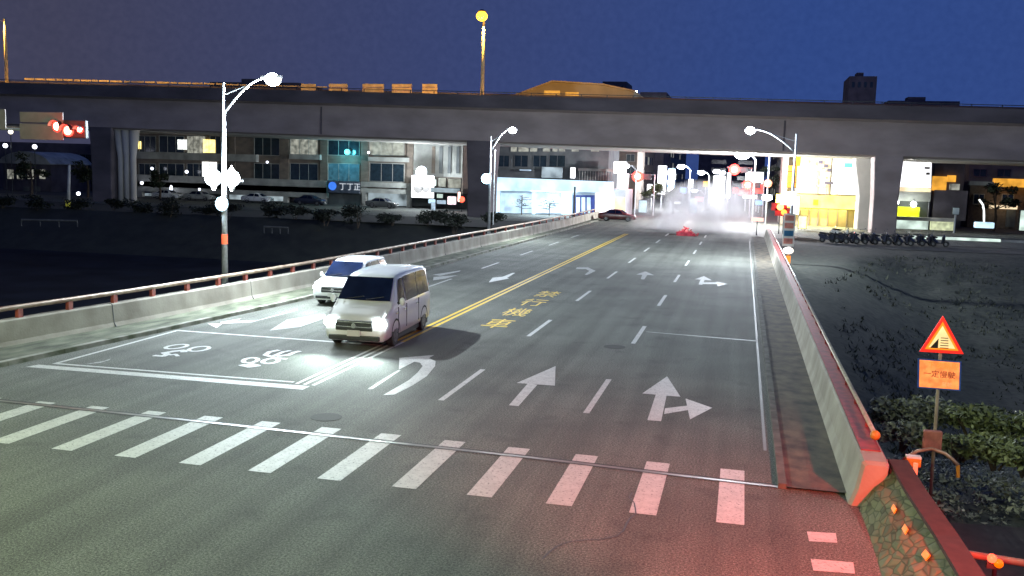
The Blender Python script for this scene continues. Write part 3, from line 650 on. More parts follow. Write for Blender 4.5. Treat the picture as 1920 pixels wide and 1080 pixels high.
MB().tube([(-20.9, 36, 2.35), (-20.9, 36, 2.75)], .125, 14).build('red_band', emi('red_band', (1, .12, .04), .35), a)
q = at(917, 415, 78); hx = at(960, 243, 78)
a = road_lamp('slim white street lamp on the far left parapet in front of the lit shop', (q.x, 78, .3), at(915, 262, 78).z+.3, (hx.x, 78, hx.z), WHITE, 6500)
g_ = at(912, 335, 78); MB().sphere(g_, .42, 16, 10).build('globe', emi('globe_lamp_b', (.45, .8, 1), 9), a, smooth=True)
q2 = at(908, 335, 77.6)
MB().tube([(q.x+.35, 78, 1.2), (q.x+.35, 78, at(925, 280, 78).z)], .045, 8).build('second_pole', M['steel'], a)
q = at(1478, 470, 68); hd = at(1408, 243, 68); tp = at(1484, 262, 68)
a = road_lamp('white street lamp right of the bridge with a vertical banner on its pole', (q.x+.05, 68, -1.3), tp.z+.4, (hd.x, 68, hd.z), WHITE, 8000)
pb0, pb1 = at(1470, 400, 67.8), at(1488, 462, 67.8)
MB().box((pb0.x, 67.72, pb1.z), (pb1.x, 67.78, pb0.z)).build('banner', M['signwhite'], a)
h = (pb0.z-pb1.z)/5
for k, mt in enumerate(('pinkcloth', 'pinkcloth', 'bluecloth', 'pinkcloth')):
    z1 = pb0.z-.06-k*h*1.18; MB().box((pb0.x+.09, 67.69, z1-h*.95), (pb1.x-.09, 67.718, z1-.05)).build('banner_letter_block', M[mt], a)
p = at(1478, 470, 67.7); MB().sphere(p, .3, sc=(1.2, .6, .8)).build('lamp_box', emi('pole_lamp_box', (1, .92, .8), .8), a, smooth=True)
p = at(1478, 372, 67.8); MB().cbox(p, (.95, .12, .9)).build('pole_sign', emi('pole_sign_glow', (.85, .8, 1), 1.0), a, bevel=.05)
p = at(1476, 492, 67.7); MB().cbox(p+Vector((.05, 0, .2)), (.3, .1, .5)).build('orange_band', emi('orange_band', (1, .3, .04), .7), a)
# sodium lamps on the viaduct
for u, lab in ((905, 'orange sodium street lamp standing on the elevated highway, in the middle'), (14, 'orange sodium street lamp standing on the elevated highway at the left edge')):
    Y = VY+5; b0 = at(u-1, 178 if u > 100 else 160, Y); tp = at(u, 34, Y)
    t = thing('street_lamp', lab, 'street lamp', (b0.x, Y, ztop(b0.x)-1.4), 0, 'sodium lamps on the elevated highway')
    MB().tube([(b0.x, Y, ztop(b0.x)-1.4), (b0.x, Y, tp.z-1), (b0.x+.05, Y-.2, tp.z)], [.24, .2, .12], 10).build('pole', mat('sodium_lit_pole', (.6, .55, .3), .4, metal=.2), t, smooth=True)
    MB().tube([(b0.x, Y, tp.z-.5), (b0.x+(-1.6 if u < 100 else .2), Y-1.2, tp.z+.05)], .07, 8).build('arm', M['steel'], t)
    hx = b0.x+(-1.5 if u < 100 else .1)
    MB().sphere((hx, Y-1.4, tp.z), .62, 18, 12, (1.1, 1.1, .95)).build('lens', M['e_sod'], t, smooth=True)
    MB().tube([(hx, Y-1.4, tp.z+.55), (hx, Y-1.4, tp.z+.8)], [.55, .2], 14).build('hood', M['dsteel'], t)
    light('sodium_light', 'SPOT', (hx, Y-1.9, tp.z-.2), 48000, SOD, t, .3, (hx, Y+40, tp.z-5), 166, .15)
    light('sodium_light', 'SPOT', (hx, Y-1.3, tp.z-.9), 2500, SOD, t, .2, (b0.x, Y, ztop(b0.x)), 28)
# lamps out of the frame that light the near junction
t = road_lamp('tall street lamp standing by the near junction left of the frame', (-21, 6, 0), 9.6, (-17.5, 8, 9.8), (.84, 1, .5), 4700)
t = road_lamp('tall street lamp standing behind and left of the camera', (-13, -5, 0), 9.6, (-9, -3.5, 9.8), (.84, 1, .5), 4500)
t = road_lamp('added grey street lamp right of the frame, brightening the scrub', (14, 13, -1), 8.6, (10.5, 14, 8.8), (.93, 1, .75), 1300)  # unseen lamp added to lift the scrub by the warning sign
t = thing('traffic_light', 'horizontal traffic light on a grey pole just right of the frame, showing red', 'traffic light', (8.4, 6.5, 0))
MB().tube([(8.4, 6.5, -1.2), (8.4, 6.5, 6.2)], .09, 12).build('pole', M['steel'], t); MB().box((6.6, 6.35, 5.6), (8.3, 6.6, 6.0)).build('housing', M['dsteel'], t, bevel=.03)
MB().disc((6.9, 6.62, 5.8), (0, 1, 0), .16, .03).build('red_lens', M['e_red'], t)
for k in (7.4, 7.9): MB().disc((k, 6.62, 5.8), (0, 1, 0), .16, .03).build('dark_lens', M['dsteel'], t)
light('red_signal_light', 'SPOT', (6.9, 6.85, 5.8), 9500, (1, .03, .025), t, .16, (1.0, 15.2, 0), 48, 1)

# ================================================================= TRAFFIC LIGHTS AND GANTRY SIGN AT LEFT
Y = 30
t = thing('traffic_light', 'red traffic light on a mast arm beside two grey sign panels at the left edge', 'traffic light', tuple(at(-60, 600, Y)))
a0, a1 = at(-120, 236, Y), at(160, 248, Y)
MB().tube([a0, a1], .05, 8).build('mast_arm', M['steel'], t); q = at(-120, 236, Y); MB().tube([(q.x, Y, -4), (q.x, Y, q.z+.8)], .12, 12).build('pole', M['steel'], t)
for v0, v1, nm in ((211, 229, 'sign_panel'), (233, 261, 'sign_panel')):
    p0, p1 = at(38, v1, Y-.1), at(118, v0, Y-.1); MB().box((p0.x, Y-.12, p0.z), (p1.x, Y-.08, p1.z)).build(nm, M['greysign'], t, bevel=.01)
p0, p1 = at(-14, 242, Y-.1), at(10, 205, Y-.1); MB().box((p0.x, Y-.12, p0.z), (p1.x, Y-.08, p1.z)).build('sign_panel', M['greysign'], t)
p0, p1 = at(92, 258, Y), at(162, 226, Y); MB().box((p0.x, Y-.07, p0.z), (p1.x, Y+.1, p1.z)).build('housing', M['dsteel'], t, bevel=.03)
for u, v, r in ((108, 237, .2), (128, 245, .2), (150, 243, .12)):
    p = at(u, v, Y-.1); MB().disc(p, (0, 1, 0), r, .04).build('red_lens', M['e_red'], t); MB().disc(p+Vector((0, -.03, 0)), (0, 1, 0), r*.68, .03).build('red_lens_core', M['e_redw'], t)
    MB().ring_loft([[p+Vector((rr_*math.cos(a), -.02-d, rr_*math.sin(a))) for a in [math.pi*k/12 for k in range(13)]] for rr_, d in ((r*1.15, 0), (r*1.2, .22), (r*1.12, .22), (r*1.07, 0))], cap=False, closed=False).build('visor', M['dsteel'], t)
light('signal_light', 'POINT', at(118, 240, Y-.9), 30, (1, .02, .03), t, .2)

# ================================================================= CARS
def wheel(parent, x, y, r, wd, side):
    w_ = MB().tube([(x-wd/2, y, r), (x-wd/2+.03, y, r), (x+wd/2-.03, y, r), (x+wd/2, y, r)], [r-.03, r, r, r-.03], 22).build('wheel', M['black'], parent, smooth=False, world=False)
    xo = x+side*wd/2
    rm = MB().tube([(xo-side*.02, y, r), (xo+side*.008, y, r)], r*.62, 18)
    rm.build('rim', M['rim'], w_, world=False)
    sp = MB()
    for k in range(5):
        a = k*1.2566; c, s_ = math.cos(a), math.sin(a)
        sp.poly([(xo+side*.012, y+c*r*.2-s_*.05, r+s_*r*.2+c*.05), (xo+side*.012, y+c*r*.58-s_*.03, r+s_*r*.58+c*.03), (xo+side*.012, y+c*r*.45+(-math.sin(a+.5))*.02, r+s_*r*.45)])
    sp.build('spoke_gap', M['black'], w_, world=False)
def car(name, label, loc, rz, st, body, win, L, wb, wr=.33, head=0, tail=True, cat='van', plate=None, group=None, rails=False, headmat='e_head'):
    """st: stations (y, w, zb, zbelt, wroof, zroof), nose at y=0 towards -Y"""
    t = thing(name, label, cat, loc, rz, group)
    def ringof(s):
        y, w_, zb, ze, wt, zr = s
        h = [(0, zb), (w_*.86, zb), (w_*.97, zb+.10), (w_, zb+.28 if zb+.28 < ze-.12 else (zb+ze)/2), (w_*.99, ze-.06), (w_*.965, ze), ((w_*.965)*.35+wt*.65, ze+(zr-ze)*.62), (wt, zr-.08), (wt*.86, zr-.015), (wt*.5, zr), (0, zr+.008)]
        R = [(x, y, z) for x, z in h]; return R+[(-x, y, z) for x, _, z in reversed(R[1:-1])]
    MB().ring_loft([ringof(s) for s in st]).build('body', body, t, smooth=True, world=False, bevel=0)
    def prof(y):
        for a, c in zip(st, st[1:]):
            if a[0] <= y <= c[0]:
                k = (y-a[0])/max(1e-6, c[0]-a[0]); return [a[i]+(c[i]-a[i])*k for i in range(6)]
        return list(st[-1])
    def sx(y, f):      # side x at height fraction f above belt
        _, w_, zb, ze, wt, zr = prof(y); xb = w_*.965; xm = xb*.35+wt*.65
        if f <= .62: x = xb+(xm-xb)*(f/.62)
        else: x = xm+(wt-xm)*((f-.62)/.38)
        return x+.012, ze+(zr-ze)*f
    for side in (-1, 1):
        for (ya, yb, f0, f1, ya2, yb2) in win['side']:
            n = 6; lo = []; mi = []; hi = []
            for k in range(n+1):
                yl = ya+(yb-ya)*k/n; yh = ya2+(yb2-ya2)*k/n; ym = yl+(yh-yl)*.6
                x, z = sx(yl, f0); lo.append((side*x, yl, z)); fm = min(.62, f1-.02); x, z = sx(ym, fm); mi.append((side*x, ym, z)); x, z = sx(yh, f1); hi.append((side*x, yh, z))
            MB().ring_loft([lo, mi, hi], cap=False, closed=False).build('side_window', M['vglass'], t, world=False)
    (y0, z0, x0), (y1, z1, x1) = win['wind']
    n = 8; R = []
    for k in range(4):
        s_ = k/3; R.append([(-(x0+(x1-x0)*s_)+2*(x0+(x1-x0)*s_)*j/n, y0+(y1-y0)*s_-.02-.05*(1-(2*j/n-1)**2), z0+(z1-z0)*s_+.015) for j in range(n+1)])
    wd_ = MB().ring_loft(R, cap=False, closed=False).build('windscreen', M['vglass'], t, smooth=True, world=False)
    for s0 in (-.5, .1):
        MB().tube([(s0, y0-.09, z0+.04), (s0+.5, y0+.02, z0+.12)], .012, 6).build('wiper', M['black'], wd_, world=False)
    W = max(s[1] for s in st)
    for y in wb:
        for side in (-1, 1):
            wheel(t, side*(W-.12), y, wr, .22, side)
            ar = MB().ring_loft([[(side*(W+.004), y+math.cos(a)*rr, wr+.02+math.sin(a)*rr) for a in [math.pi*k/14 for k in range(15)]] for rr in (wr+.02, wr+.075)], cap=False, closed=False)
            ar.build('wheel_arch', M['black'], t, world=False)
    f = win['front']
    MB().box((-f['gw'], f['gy'], f['gz0']), (f['gw'], f['gy']+.1, f['gz1'])).build('grille', M['grille'], t, world=False, bevel=.02)
    for k in range(2): z = f['gz0']+(f['gz1']-f['gz0'])*(.35+.45*k); MB().box((-f['gw']*.97, f['gy']-.012, z), (f['gw']*.97, f['gy']-.002, z+.025)).build('grille_bar', M['chrome'], t, world=False)
    MB().disc((0, f['gy']-.015, (f['gz0']+f['gz1'])/2), (0, 1, 0), .07, .02, 18).build('emblem', M['chrome'], t, world=False)
    MB().box((-W*.8, f['by'], f['bz0']), (W*.8, f['by']+.15, f['bz1'])).build('lower_intake', M['grille'], t, world=False, bevel=.03)
    MB().box((-.19, f['by']-.03, f['bz1']-.02), (.19, f['by']-.008, f['bz1']+.14)).build('number_plate', M['plate'], t, world=False)
    for side in (-1, 1):
        hx, hy, hz = f['head']
        MB().sphere((side*hx, hy+.05, hz), .165 if head > 200 else .13, 14, 8, (1.3, .7, .85)).build('headlight', M[headmat] if head else M['chrome'], t, smooth=True, world=False)
        MB().sphere((side*(W+.12), win['mir'][0], win['mir'][1]), .1, 10, 8, (.9, .6, 1.15)).build('wing_mirror', body, t, smooth=True, world=False)
        MB().box((side*(W-.03), win['mir'][0]-.02, win['mir'][1]-.06), (side*(W+.06), win['mir'][0]+.03, win['mir'][1]-.02)).build('mirror_arm', M['black'], t, world=False)
        MB().box((side*(W*.74), L-.04, 1.0*win.get('tz', 1)), (side*(W*.86), L+.01, 1.35*win.get('tz', 1))).build('tail_light', M['signred'], t, world=False)
        for ydoor in win['doors']:
            x, z = sx(ydoor, 0); MB().box((side*(W*.97), ydoor-.008, .42), (side*(W+.006), ydoor+.008, z-.03)).build('door_gap', M['black'], t, world=False)
            MB().box((side*(W+.002), ydoor-.28, z-.18), (side*(W+.03), ydoor-.12, z-.14)).build('door_handle', M['chrome'], t, world=False)
    MB().box((-W+.06, .6, .16), (W-.06, L-.3, .45)).build('underbody', M['black'], t, world=False)
    if head:
        for side in (-1, 1):
            hx, hy, hz = f['head']
            l = bpy.data.lights.new('headlight_beam', 'SPOT'); l.energy = head; l.color = (.8, 1, .93); l.spot_size = rad(95); l.spot_blend = 1; l.shadow_soft_size = .08
            o = bpy.data.objects.new('headlight_beam', l); COL.objects.link(o); o.parent = t; o.location = (side*hx, hy-.16, hz)
            o.rotation_euler = Vector((side*.06, -1, -.02)).to_track_quat('-Z', 'Y').to_euler()
    return t
van_st = [(0, .72, .30, .62, .66, .66), (.05, .86, .24, .74, .78, .80), (.22, .93, .22, .92, .84, .97), (.72, .95, .22, 1.02, .85, 1.13), (1.1, .95, .22, 1.08, .80, 1.50), (1.50, .95, .22, 1.10, .74, 1.86), (1.75, .95, .22, 1.10, .74, 1.93), (2.6, .95, .22, 1.11, .755, 1.97), (4.0, .95, .22, 1.11, .755, 1.96), (4.72, .94, .24, 1.10, .74, 1.90), (4.86, .90, .28, 1.08, .70, 1.82), (4.90, .84, .34, 1.06, .62, 1.70)]
van_win = dict(side=[(1.22, 1.98, .04, .84, 1.62, 1.98), (2.06, 3.30, .04, .85, 2.06, 3.30), (3.36, 4.62, .04, .85, 3.36, 4.55)], wind=((.84, 1.24, .80), (1.47, 1.82, .70)), mir=(1.15, 1.22), doors=(1.2, 2.02, 3.32),
    front=dict(gw=.55, gy=-.02, gz0=.52, gz1=.80, by=-.03, bz0=.26, bz1=.40, head=(.72, .03, .72)))
van = car('van', 'white passenger van driving towards the camera with both headlights on', (-11.62, 27.7, .004), rad(3), van_st, M['vwhite'], van_win, 4.9, (.95, 3.95), .34, head=520)
van.scale = (1.1, 1.1, 1.17)
suv_st = [(0, .70, .32, .66, .62, .70), (.06, .86, .26, .80, .78, .86), (.3, .92, .24, .96, .82, 1.0), (.95, .93, .24, 1.03, .84, 1.10), (1.3, .93, .24, 1.06, .78, 1.38), (1.75, .93, .24, 1.08, .70, 1.72), (2.1, .93, .24, 1.08, .70, 1.80), (3.4, .93, .24, 1.08, .70, 1.82), (4.4, .92, .26, 1.07, .68, 1.76), (4.58, .88, .3, 1.05, .62, 1.62), (4.62, .82, .36, 1.0, .55, 1.45)]
suv_win = dict(side=[(1.45, 2.35, .05, .82, 1.85, 2.35), (2.43, 3.4, .05, .82, 2.43, 3.4), (3.48, 4.35, .05, .8, 3.48, 4.2)], wind=((1.02, 1.14, .78), (1.75, 1.70, .66)), mir=(1.4, 1.15), doors=(1.35, 2.39, 3.44),
    front=dict(gw=.5, gy=-.02, gz0=.58, gz1=.82, by=-.03, bz0=.32, bz1=.44, head=(.72, .05, .76)))
suv = car('car', 'white high roofed car half hidden behind the white van in the left lane', (-16.05, 36.0, .004), rad(2), suv_st, M['vwhite'], suv_win, 4.62, (.85, 3.65), .34, head=140, cat='car', headmat='e_head')
# dark car crossing at the far junction
sed_st = [(0, .66, .3, .58, .6, .60), (.08, .82, .24, .68, .74, .72), (.4, .88, .22, .78, .8, .84), (1.1, .90, .22, .86, .8, .93), (1.75, .9, .22, .90, .66, 1.38), (2.3, .9, .22, .91, .64, 1.46), (3.1, .9, .22, .92, .64, 1.44), (3.8, .9, .22, .92, .74, 1.06), (4.3, .88, .26, .90, .76, 1.0), (4.5, .8, .32, .8, .68, .86)]
sed_win = dict(side=[(1.45, 2.35, .08, .82, 1.85, 2.35), (2.42, 3.6, .08, .8, 2.42, 3.1)], wind=((1.18, .98, .7), (1.75, 1.36, .6)), mir=(1.45, .98), doors=(1.35, 2.38), tz=.62,
    front=dict(gw=.42, gy=-.02, gz0=.46, gz1=.6, by=-.03, bz0=.28, bz1=.36, head=(.66, .05, .62)))
q = at(1183, 408, 116)
car('car', 'dark maroon sedan crossing the far junction in front of the white shop', (q.x+.4, 117.5, .004), rad(90), sed_st, M['maroon'], sed_win, 4.5, (.85, 3.5), .32, head=0, cat='car')
for o in list(COL.objects): pass

# ================================================================= SCOOTERS
def make_scooter(label):
    t = thing('scooter', label, 'scooter', (0, 0, 0), 0, 'scooters parked in a row under the viaduct')
    for y in (-.62, .62):
        w_ = MB().tube([(-.05, y, .24), (.05, y, .24)], .24, 16).build('wheel', M['black'], t, world=False)
        MB().tube([(-.055, y, .24), (.055, y, .24)], .12, 10).build('rim', M['rim'], w_, world=False)
    MB().ring_loft([[(-.12, .0, .25), (.12, .0, .25), (.12, .0, .34), (-.12, .0, .34)], [(-.17, .35, .28), (.17, .35, .28), (.17, .35, .66), (-.17, .35, .66)], [(-.15, .75, .4), (.15, .75, .4), (.13, .75, .74), (-.13, .75, .74)], [(-.06, .95, .55), (.06, .95, .55), (.05, .95, .7), (-.05, .95, .7)]]).build('body', M['navy'], t, world=False, bevel=.02)
    MB().ring_loft([[(-.2, -.42, .3), (.2, -.42, .3), (.2, -.3, .3), (-.2, -.3, .3)], [(-.17, -.5, .85), (.17, -.5, .85), (.17, -.38, .85), (-.17, -.38, .85)]]).build('leg_shield', M['navy'], t, world=False)
    MB().box((-.14, -.4, .26), (.14, .1, .32)).build('footboard', M['black'], t, world=False)
    MB().ring_loft([[(-.12, .1, .68), (.12, .1, .68), (.12, .1, .76), (-.12, .1, .76)], [(-.14, .5, .72), (.14, .5, .72), (.14, .5, .82), (-.14, .5, .82)], [(-.1, .85, .76), (.1, .85, .76), (.1, .85, .84), (-.1, .85, .84)]]).build('seat', M['black'], t, world=False)
    hb = MB().tube([(-.34, -.3, .98), (-.1, -.42, 1.0), (.1, -.42, 1.0), (.34, -.3, .98)], .02, 6).build('handlebar', M['dsteel'], t, world=False)
    for s_ in (-1, 1):
        MB().tube([(s_*.25, -.35, 1.0), (s_*.3, -.4, 1.2)], .008, 5).sphere((s_*.3, -.4, 1.22), .06, 8, 6, (1, .3, .7)).build('mirror', M['chrome'], hb, world=False)
    MB().sphere((0, -.47, .88), .09, 10, 8, (1.1, .7, .9)).build('headlight', M['chrome'], t, world=False)
    MB().box((-.05, .93, .62), (.05, .97, .68)).build('tail_light', M['signred'], t, world=False)
    MB().tube([(0, -.45, .9), (0, -.62, .24)], .03, 6).build('fork', M['dsteel'], t, world=False)
    return t
sc_px = [1556, 1574, 1592, 1611, 1631, 1652, 1673, 1694, 1716, 1738, 1760]
sc_lab = ['leftmost dark scooter of the row under the viaduct', 'second dark scooter from the left in the row', 'dark scooter third from the left in the row', 'dark scooter just left of the thick right pier', 'dark scooter in front of the left edge of the right pier', 'dark scooter in front of the middle of the right pier',
          'dark scooter in front of the right edge of the right pier', 'dark scooter just right of the thick right pier', 'fourth dark scooter from the right end of the row', 'next to last dark scooter at the right of the row', 'rightmost dark scooter of the row under the viaduct']
sp = make_scooter(sc_lab[0])
for i, u in enumerate(sc_px):
    o = sp if i == 0 else copy_tree(sp)
    p = at(u, 452, 93+random.uniform(-.3, .3)+i*.15); o.location = (p.x, p.y, -.02); o.rotation_euler = (0, rad(-8), rad(random.uniform(35, 70))); o.scale = (1.15, 1.15, 1.15); o['label'] = sc_lab[i]
ws = copy_tree(sp); p = at(1580, 430, 101); ws.location = (p.x, p.y, 0); ws.rotation_euler = (0, rad(-6), rad(75)); ws['label'] = 'white scooter standing behind the dark row, left of the right pier'
for ch in ws.children:
    if ch.name.startswith(('body', 'leg_shield')):
        ch.data = ch.data.copy(); ch.data.materials[0] = M['signwhite']

# ================================================================= WARNING SIGN (near right)
Y = 21.0
base = at(1753, 850, Y)
t = thing('warning_sign', 'red edged triangular warning sign above an amber text plate on a post', 'sign', (base.x, Y, -.9))
tp = at(1766, 640, Y)
MB().tube([(base.x, Y+.06, -1.0), (tp.x, Y+.06, tp.z)], .035, 10).build('post', mat('rusty_post', (.32, .24, .18), .6), t, smooth=True)
A, B_, C_ = at(1768, 592, Y), at(1724, 659, Y), at(1807, 664, Y)
ctr = (A+B_+C_)/3
def tri(k, y): return [Vector((p.x, y, p.z)) for p in [ctr+(p-ctr)*k for p in (A, C_, B_)]]
pl = MB().prism(tri(1, Y-.005), (0, .02, 0)).build('triangle_plate', M['e_trir'], t)  # sign plates emit to imitate retroreflected light, no lamp inside
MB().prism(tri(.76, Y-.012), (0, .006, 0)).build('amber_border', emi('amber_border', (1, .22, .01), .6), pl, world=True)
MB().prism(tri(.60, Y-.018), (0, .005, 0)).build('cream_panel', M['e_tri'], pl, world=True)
bb = MB(); dk = mat('sign_black', (.02, .015, .01), .6)
for k in range(5):
    z = ctr.z-.16+.052*k; x0 = ctr.x-.03+.0*k; x1 = ctr.x+.135-.006*k
    bb.box((x0, Y-.0245, z), (x1, Y-.0185, z+.016))
bb.prism([(ctr.x-.22, Y-.0245, ctr.z-.165), (ctr.x-.07, Y-.0245, ctr.z-.165), (ctr.x-.07, Y-.0245, ctr.z+.04)], (0, .006, 0))
bb.build('bump_symbol', dk, pl)
P0, P1, P2, P3 = at(1721, 672, Y), at(1803, 678, Y), at(1801, 733, Y), at(1720, 727, Y)
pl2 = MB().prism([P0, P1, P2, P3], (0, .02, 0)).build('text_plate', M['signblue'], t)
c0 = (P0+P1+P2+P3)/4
MB().prism([c0+(p-c0)*.92+Vector((0, -.006, 0)) for p in (P0, P1, P2, P3)], (0, .005, 0)).build('amber_face', emi('text_plate_amber', (1, .27, .07), .5, .35, 7), pl2)  # face and lettering glow the same way, as returned light
tilt = math.atan2(P1.z-P0.z, P1.x-P0.x)
def stext(s_, sz, dx, dz, mt): text(s_, sz, 'sign_text', mt, t, Matrix.Translation((c0.x+dx, Y-.010, c0.z+dz)) @ Matrix.Rotation(tilt, 4, 'Y').inverted() @ FACE, ex=.002)
stext('一定慢駛', .155, .0, .0, mat('sign_text_red', (.35, .01, .02), .5)); stext('下坡路段', .15, .06, .18, emi('sign_text_orange', (1, .22, .03), .55)); stext('駕駛', .1, .16, -.2, emi('sign_text_orange2', (1, .3, .12), .55))
p = at(1748, 826, Y-.1); MB().cbox(p, (.36, .14, .42)).build('red_box', mat('faded_red_box', (.42, .13, .1), .6, scale=7), t, bevel=.02)

# ================================================================= BUILDINGS
def window_grid(bld, Y, cols, rows, lit={}, frame=M['wallp'], mull=2):
    k = 0
    for (u0, u1) in cols:
        for (v0, v1) in rows:
            a = at(u0, v1, Y); c = at(u1, v0, Y); key = (u0, v0); mt = lit.get(key, M['window'])
            wn = MB().box((a.x, Y-.06, a.z), (c.x, Y-.02, c.z)).build('window', mt, bld)
            f = MB(); tk = .09
            f.box((a.x-tk, Y-.12, a.z-tk), (c.x+tk, Y-.061, a.z)); f.box((a.x-tk, Y-.12, c.z), (c.x+tk, Y-.061, c.z+tk)); f.box((a.x-tk, Y-.12, a.z), (a.x, Y-.061, c.z)); f.box((c.x, Y-.12, a.z), (c.x+tk, Y-.061, c.z))
            for q in range(1, mull+1):
                x = a.x+(c.x-a.x)*q/(mull+1); f.box((x-.03, Y-.10, a.z), (x+.03, Y-.061, c.z))
            f.build('window_frame', frame, wn)
def slab(bld, name, u0, v0, u1, v1, Y, th, mt, dy=0):
    a = at(u0, v1, Y); c = at(u1, v0, Y); return MB().box((a.x, Y+dy, a.z), (c.x, Y+dy+th, c.z)).build(name, mt, bld)
# --- arcade building, left
Y = 134
L0, L1 = at(252, 300, Y).x, at(869, 300, Y).x
bd = thing('arcade_building', 'brown tiled shophouse block with a white columned arcade seen under the left viaduct span', 'building', ((L0+L1)/2, Y, 0))
z2 = at(540, 352, Y).z
MB().box((L0, Y, z2), (L1, Y+14, 14.2)).build('wall', M['wall'], bd)
MB().box((L0, Y+4, 0), (L1, Y+14, z2-.02)).build('arcade_back_wall', M['wallg'], bd)
rows = [(256, 290), (308, 339)]
cols = [(262, 292), (300, 345), (352, 385), (395, 425), (478, 524), (545, 596), (616, 674), (694, 758)]
lit = {(352, 256): M['e_dim'], (545, 256): M['e_dim'], (694, 256): M['e_dim'], (616, 308): emi('teal_glass', (.1, .3, .4), .10, .8)}
window_grid(bd, Y, cols, rows, lit)
for u0, u1, v0, v1, mt in ((333, 350, 262, 280, 'e_winw'), (381, 403, 262, 286, 'e_win'), (379, 406, 304, 331, 'e_winw'), (259, 264, 265, 279, 'e_win')):
    a = at(u0, v1, Y-.2); c = at(u1, v0, Y-.2); w_ = MB().box((a.x, Y-.19, a.z), (c.x, Y-.14, c.z)).build('lit_window', M[mt], bd)
    MB().box(((a.x+c.x)/2-.03, Y-.23, a.z), ((a.x+c.x)/2+.03, Y-.191, c.z)).build('window_frame', M['dsteel'], w_)
for u0, u1 in ((524, 541), (600, 614), (676, 692), (430, 440), (762, 775)):
    slab(bd, 'pilaster', u0, 236, u1, 345, Y-.3, .28, M['wall'])
for (u0, u1, v0, v1) in ((252, 612, 339, 349), (252, 612, 352, 358), (676, 772, 344, 350), (676, 772, 356, 361), (252, 480, 290, 297), (542, 600, 290, 298), (690, 765, 296, 302)):
    slab(bd, 'balcony_band', u0, v0, u1, v1, Y-.9, .85, M['wallp'])
for u in (262, 345, 420, 478, 535, 606, 682, 766): slab(bd, 'arcade_column', u-4, 352, u+4, 402, Y-.85, .7, M['wallp'])
for u0, u1, mt in ((270, 318, 'e_shopdd'), (350, 372, 'e_shopdd'), (430, 474, 'e_shopdd'), (486, 530, 'e_shopdd'), (545, 600, 'walld'), (690, 762, 'e_shopdd')): slab(bd, 'shop_front', u0, 364, u1, 399, Y+3.6, .2, M[mt])
slab(bd, 'roller_shutter', 612, 364, 676, 402, Y+.5, .2, M['wallg'])
slab(bd, 'side_wall_panel', 775, 262, 868, 330, Y-.12, .1, M['wallp'])
for u in (812, 826, 842, 858): slab(bd, 'vertical_banner', u-3, 275, u+4, 325, Y-.3, .1, M['wallg'] if u % 4 else M['wall'])
# signs on/in front of it
def box_sign(label, u0, v0, u1, v1, Y, mt, th=.35, pole=False, cat='sign', frame=True, group=None, name='lit_sign', ptxt=None):
    a = at(u0, v1, Y); c = at(u1, v0, Y); t = thing(name, label, cat, ((a.x+c.x)/2, Y, 0 if pole else a.z), 0, group)
    MB().box((a.x, Y, a.z), (c.x, Y+th, c.z)).build('sign_face', mt, t, bevel=min(.06, th*.2))
    if frame: MB().box((a.x-.06, Y+.06, a.z-.06), (c.x+.06, Y+th+.04, c.z+.06)).build('sign_case', M['dsteel'], t)
    if pole: MB().tube([((a.x+c.x)/2, Y+th/2+.1, -.1), ((a.x+c.x)/2, Y+th/2+.1, a.z)], .12, 8).build('post', M['steel'], t)
    if ptxt:
        s_, f, tm = ptxt; h = (c.z-a.z)*f
        text(s_, h, 'sign_text', tm, t, Matrix.Translation(((a.x+c.x)/2, Y-.03, (a.z+c.z)/2)) @ FACE, ex=.01)
    return t
bx = box_sign('dark shop sign with a blue emblem and three pale characters over the roller shutter', 614, 341, 674, 361, 132.6, mat('shop_sign_ground', (.10, .12, .16), .5), ptxt=None)
a = at(622, 350, 132.5); MB().disc(a+Vector((.1, 0, .1)), (0, 1, 0), .62, .06).build('emblem', emi('blue_emblem', (.05, .2, .8), .5), bx)
p = at(656, 351, 132.5); text('丁丁正', 1.15, 'sign_text', emi('pale_glyph', (.6, .65, .7), .45), bx, Matrix.Translation(p) @ FACE)
bx = box_sign('big glaring white square billboard in front of the arcade building', 771, 330, 814, 370, 131, M['e_sign'])
MB().disc(at(784, 353, 130.9), (0, 1, 0), .7, .05).build('dark_logo_disc', M['greysign'], bx); MB().disc(at(798, 353, 130.9), (0, 1, 0), .6, .05).build('dark_logo_disc', M['greysign'], bx)
p = at(790, 322, 130.6); t = thing('flood_lamp', 'bright flood lamp on top of the white square billboard', 'lamp', tuple(p)); MB().sphere(p, .75, 14, 10).build('lens', M['e_white'], t, smooth=True); MB().cbox(p+Vector((0, .6, .3)), (1.2, .3, .9)).build('housing', M['dsteel'], t)
light('flood_light', 'POINT', p+Vector((0, -1.5, 0)), 1300, WHITE, t, .3)
for i, (u0, v0, u1, v1, mt, lab) in enumerate(((807, 337, 818, 348, 'e_pale', 'small greenish sign right of the white square billboard'), (822, 334, 836, 350, 'e_dim', 'pale framed sign between the billboards, upper left'), (840, 336, 864, 352, 'e_dim', 'pale framed sign left of the dark middle pier'),
     (808, 354, 862, 360, 'e_shopdd', 'long grey sign board above the small shops'), (819, 364, 830, 371, 'e_pale', 'tiny pale green notice under the long board'), (819, 376, 836, 382, 'e_shopd', 'low bright white strip sign beside the blue column'),
     (839, 369, 855, 383, 'e_pink', 'pale pink notice board with faint lines'), (803, 374, 816, 381, 'e_shop', 'white top sign of the bright narrow column'), (808, 381, 816, 400, 'e_shopd', 'narrow bright column sign standing on the ground'),
     (784, 394, 796, 401, 'e_winw', 'small cream box light at ground level under the billboard'), (840, 401, 856, 404, 'e_shopd', 'thin white strip light low on the ground'))):
    box_sign(lab, u0, v0, u1, v1, 130-.25*i, M[mt], .2)
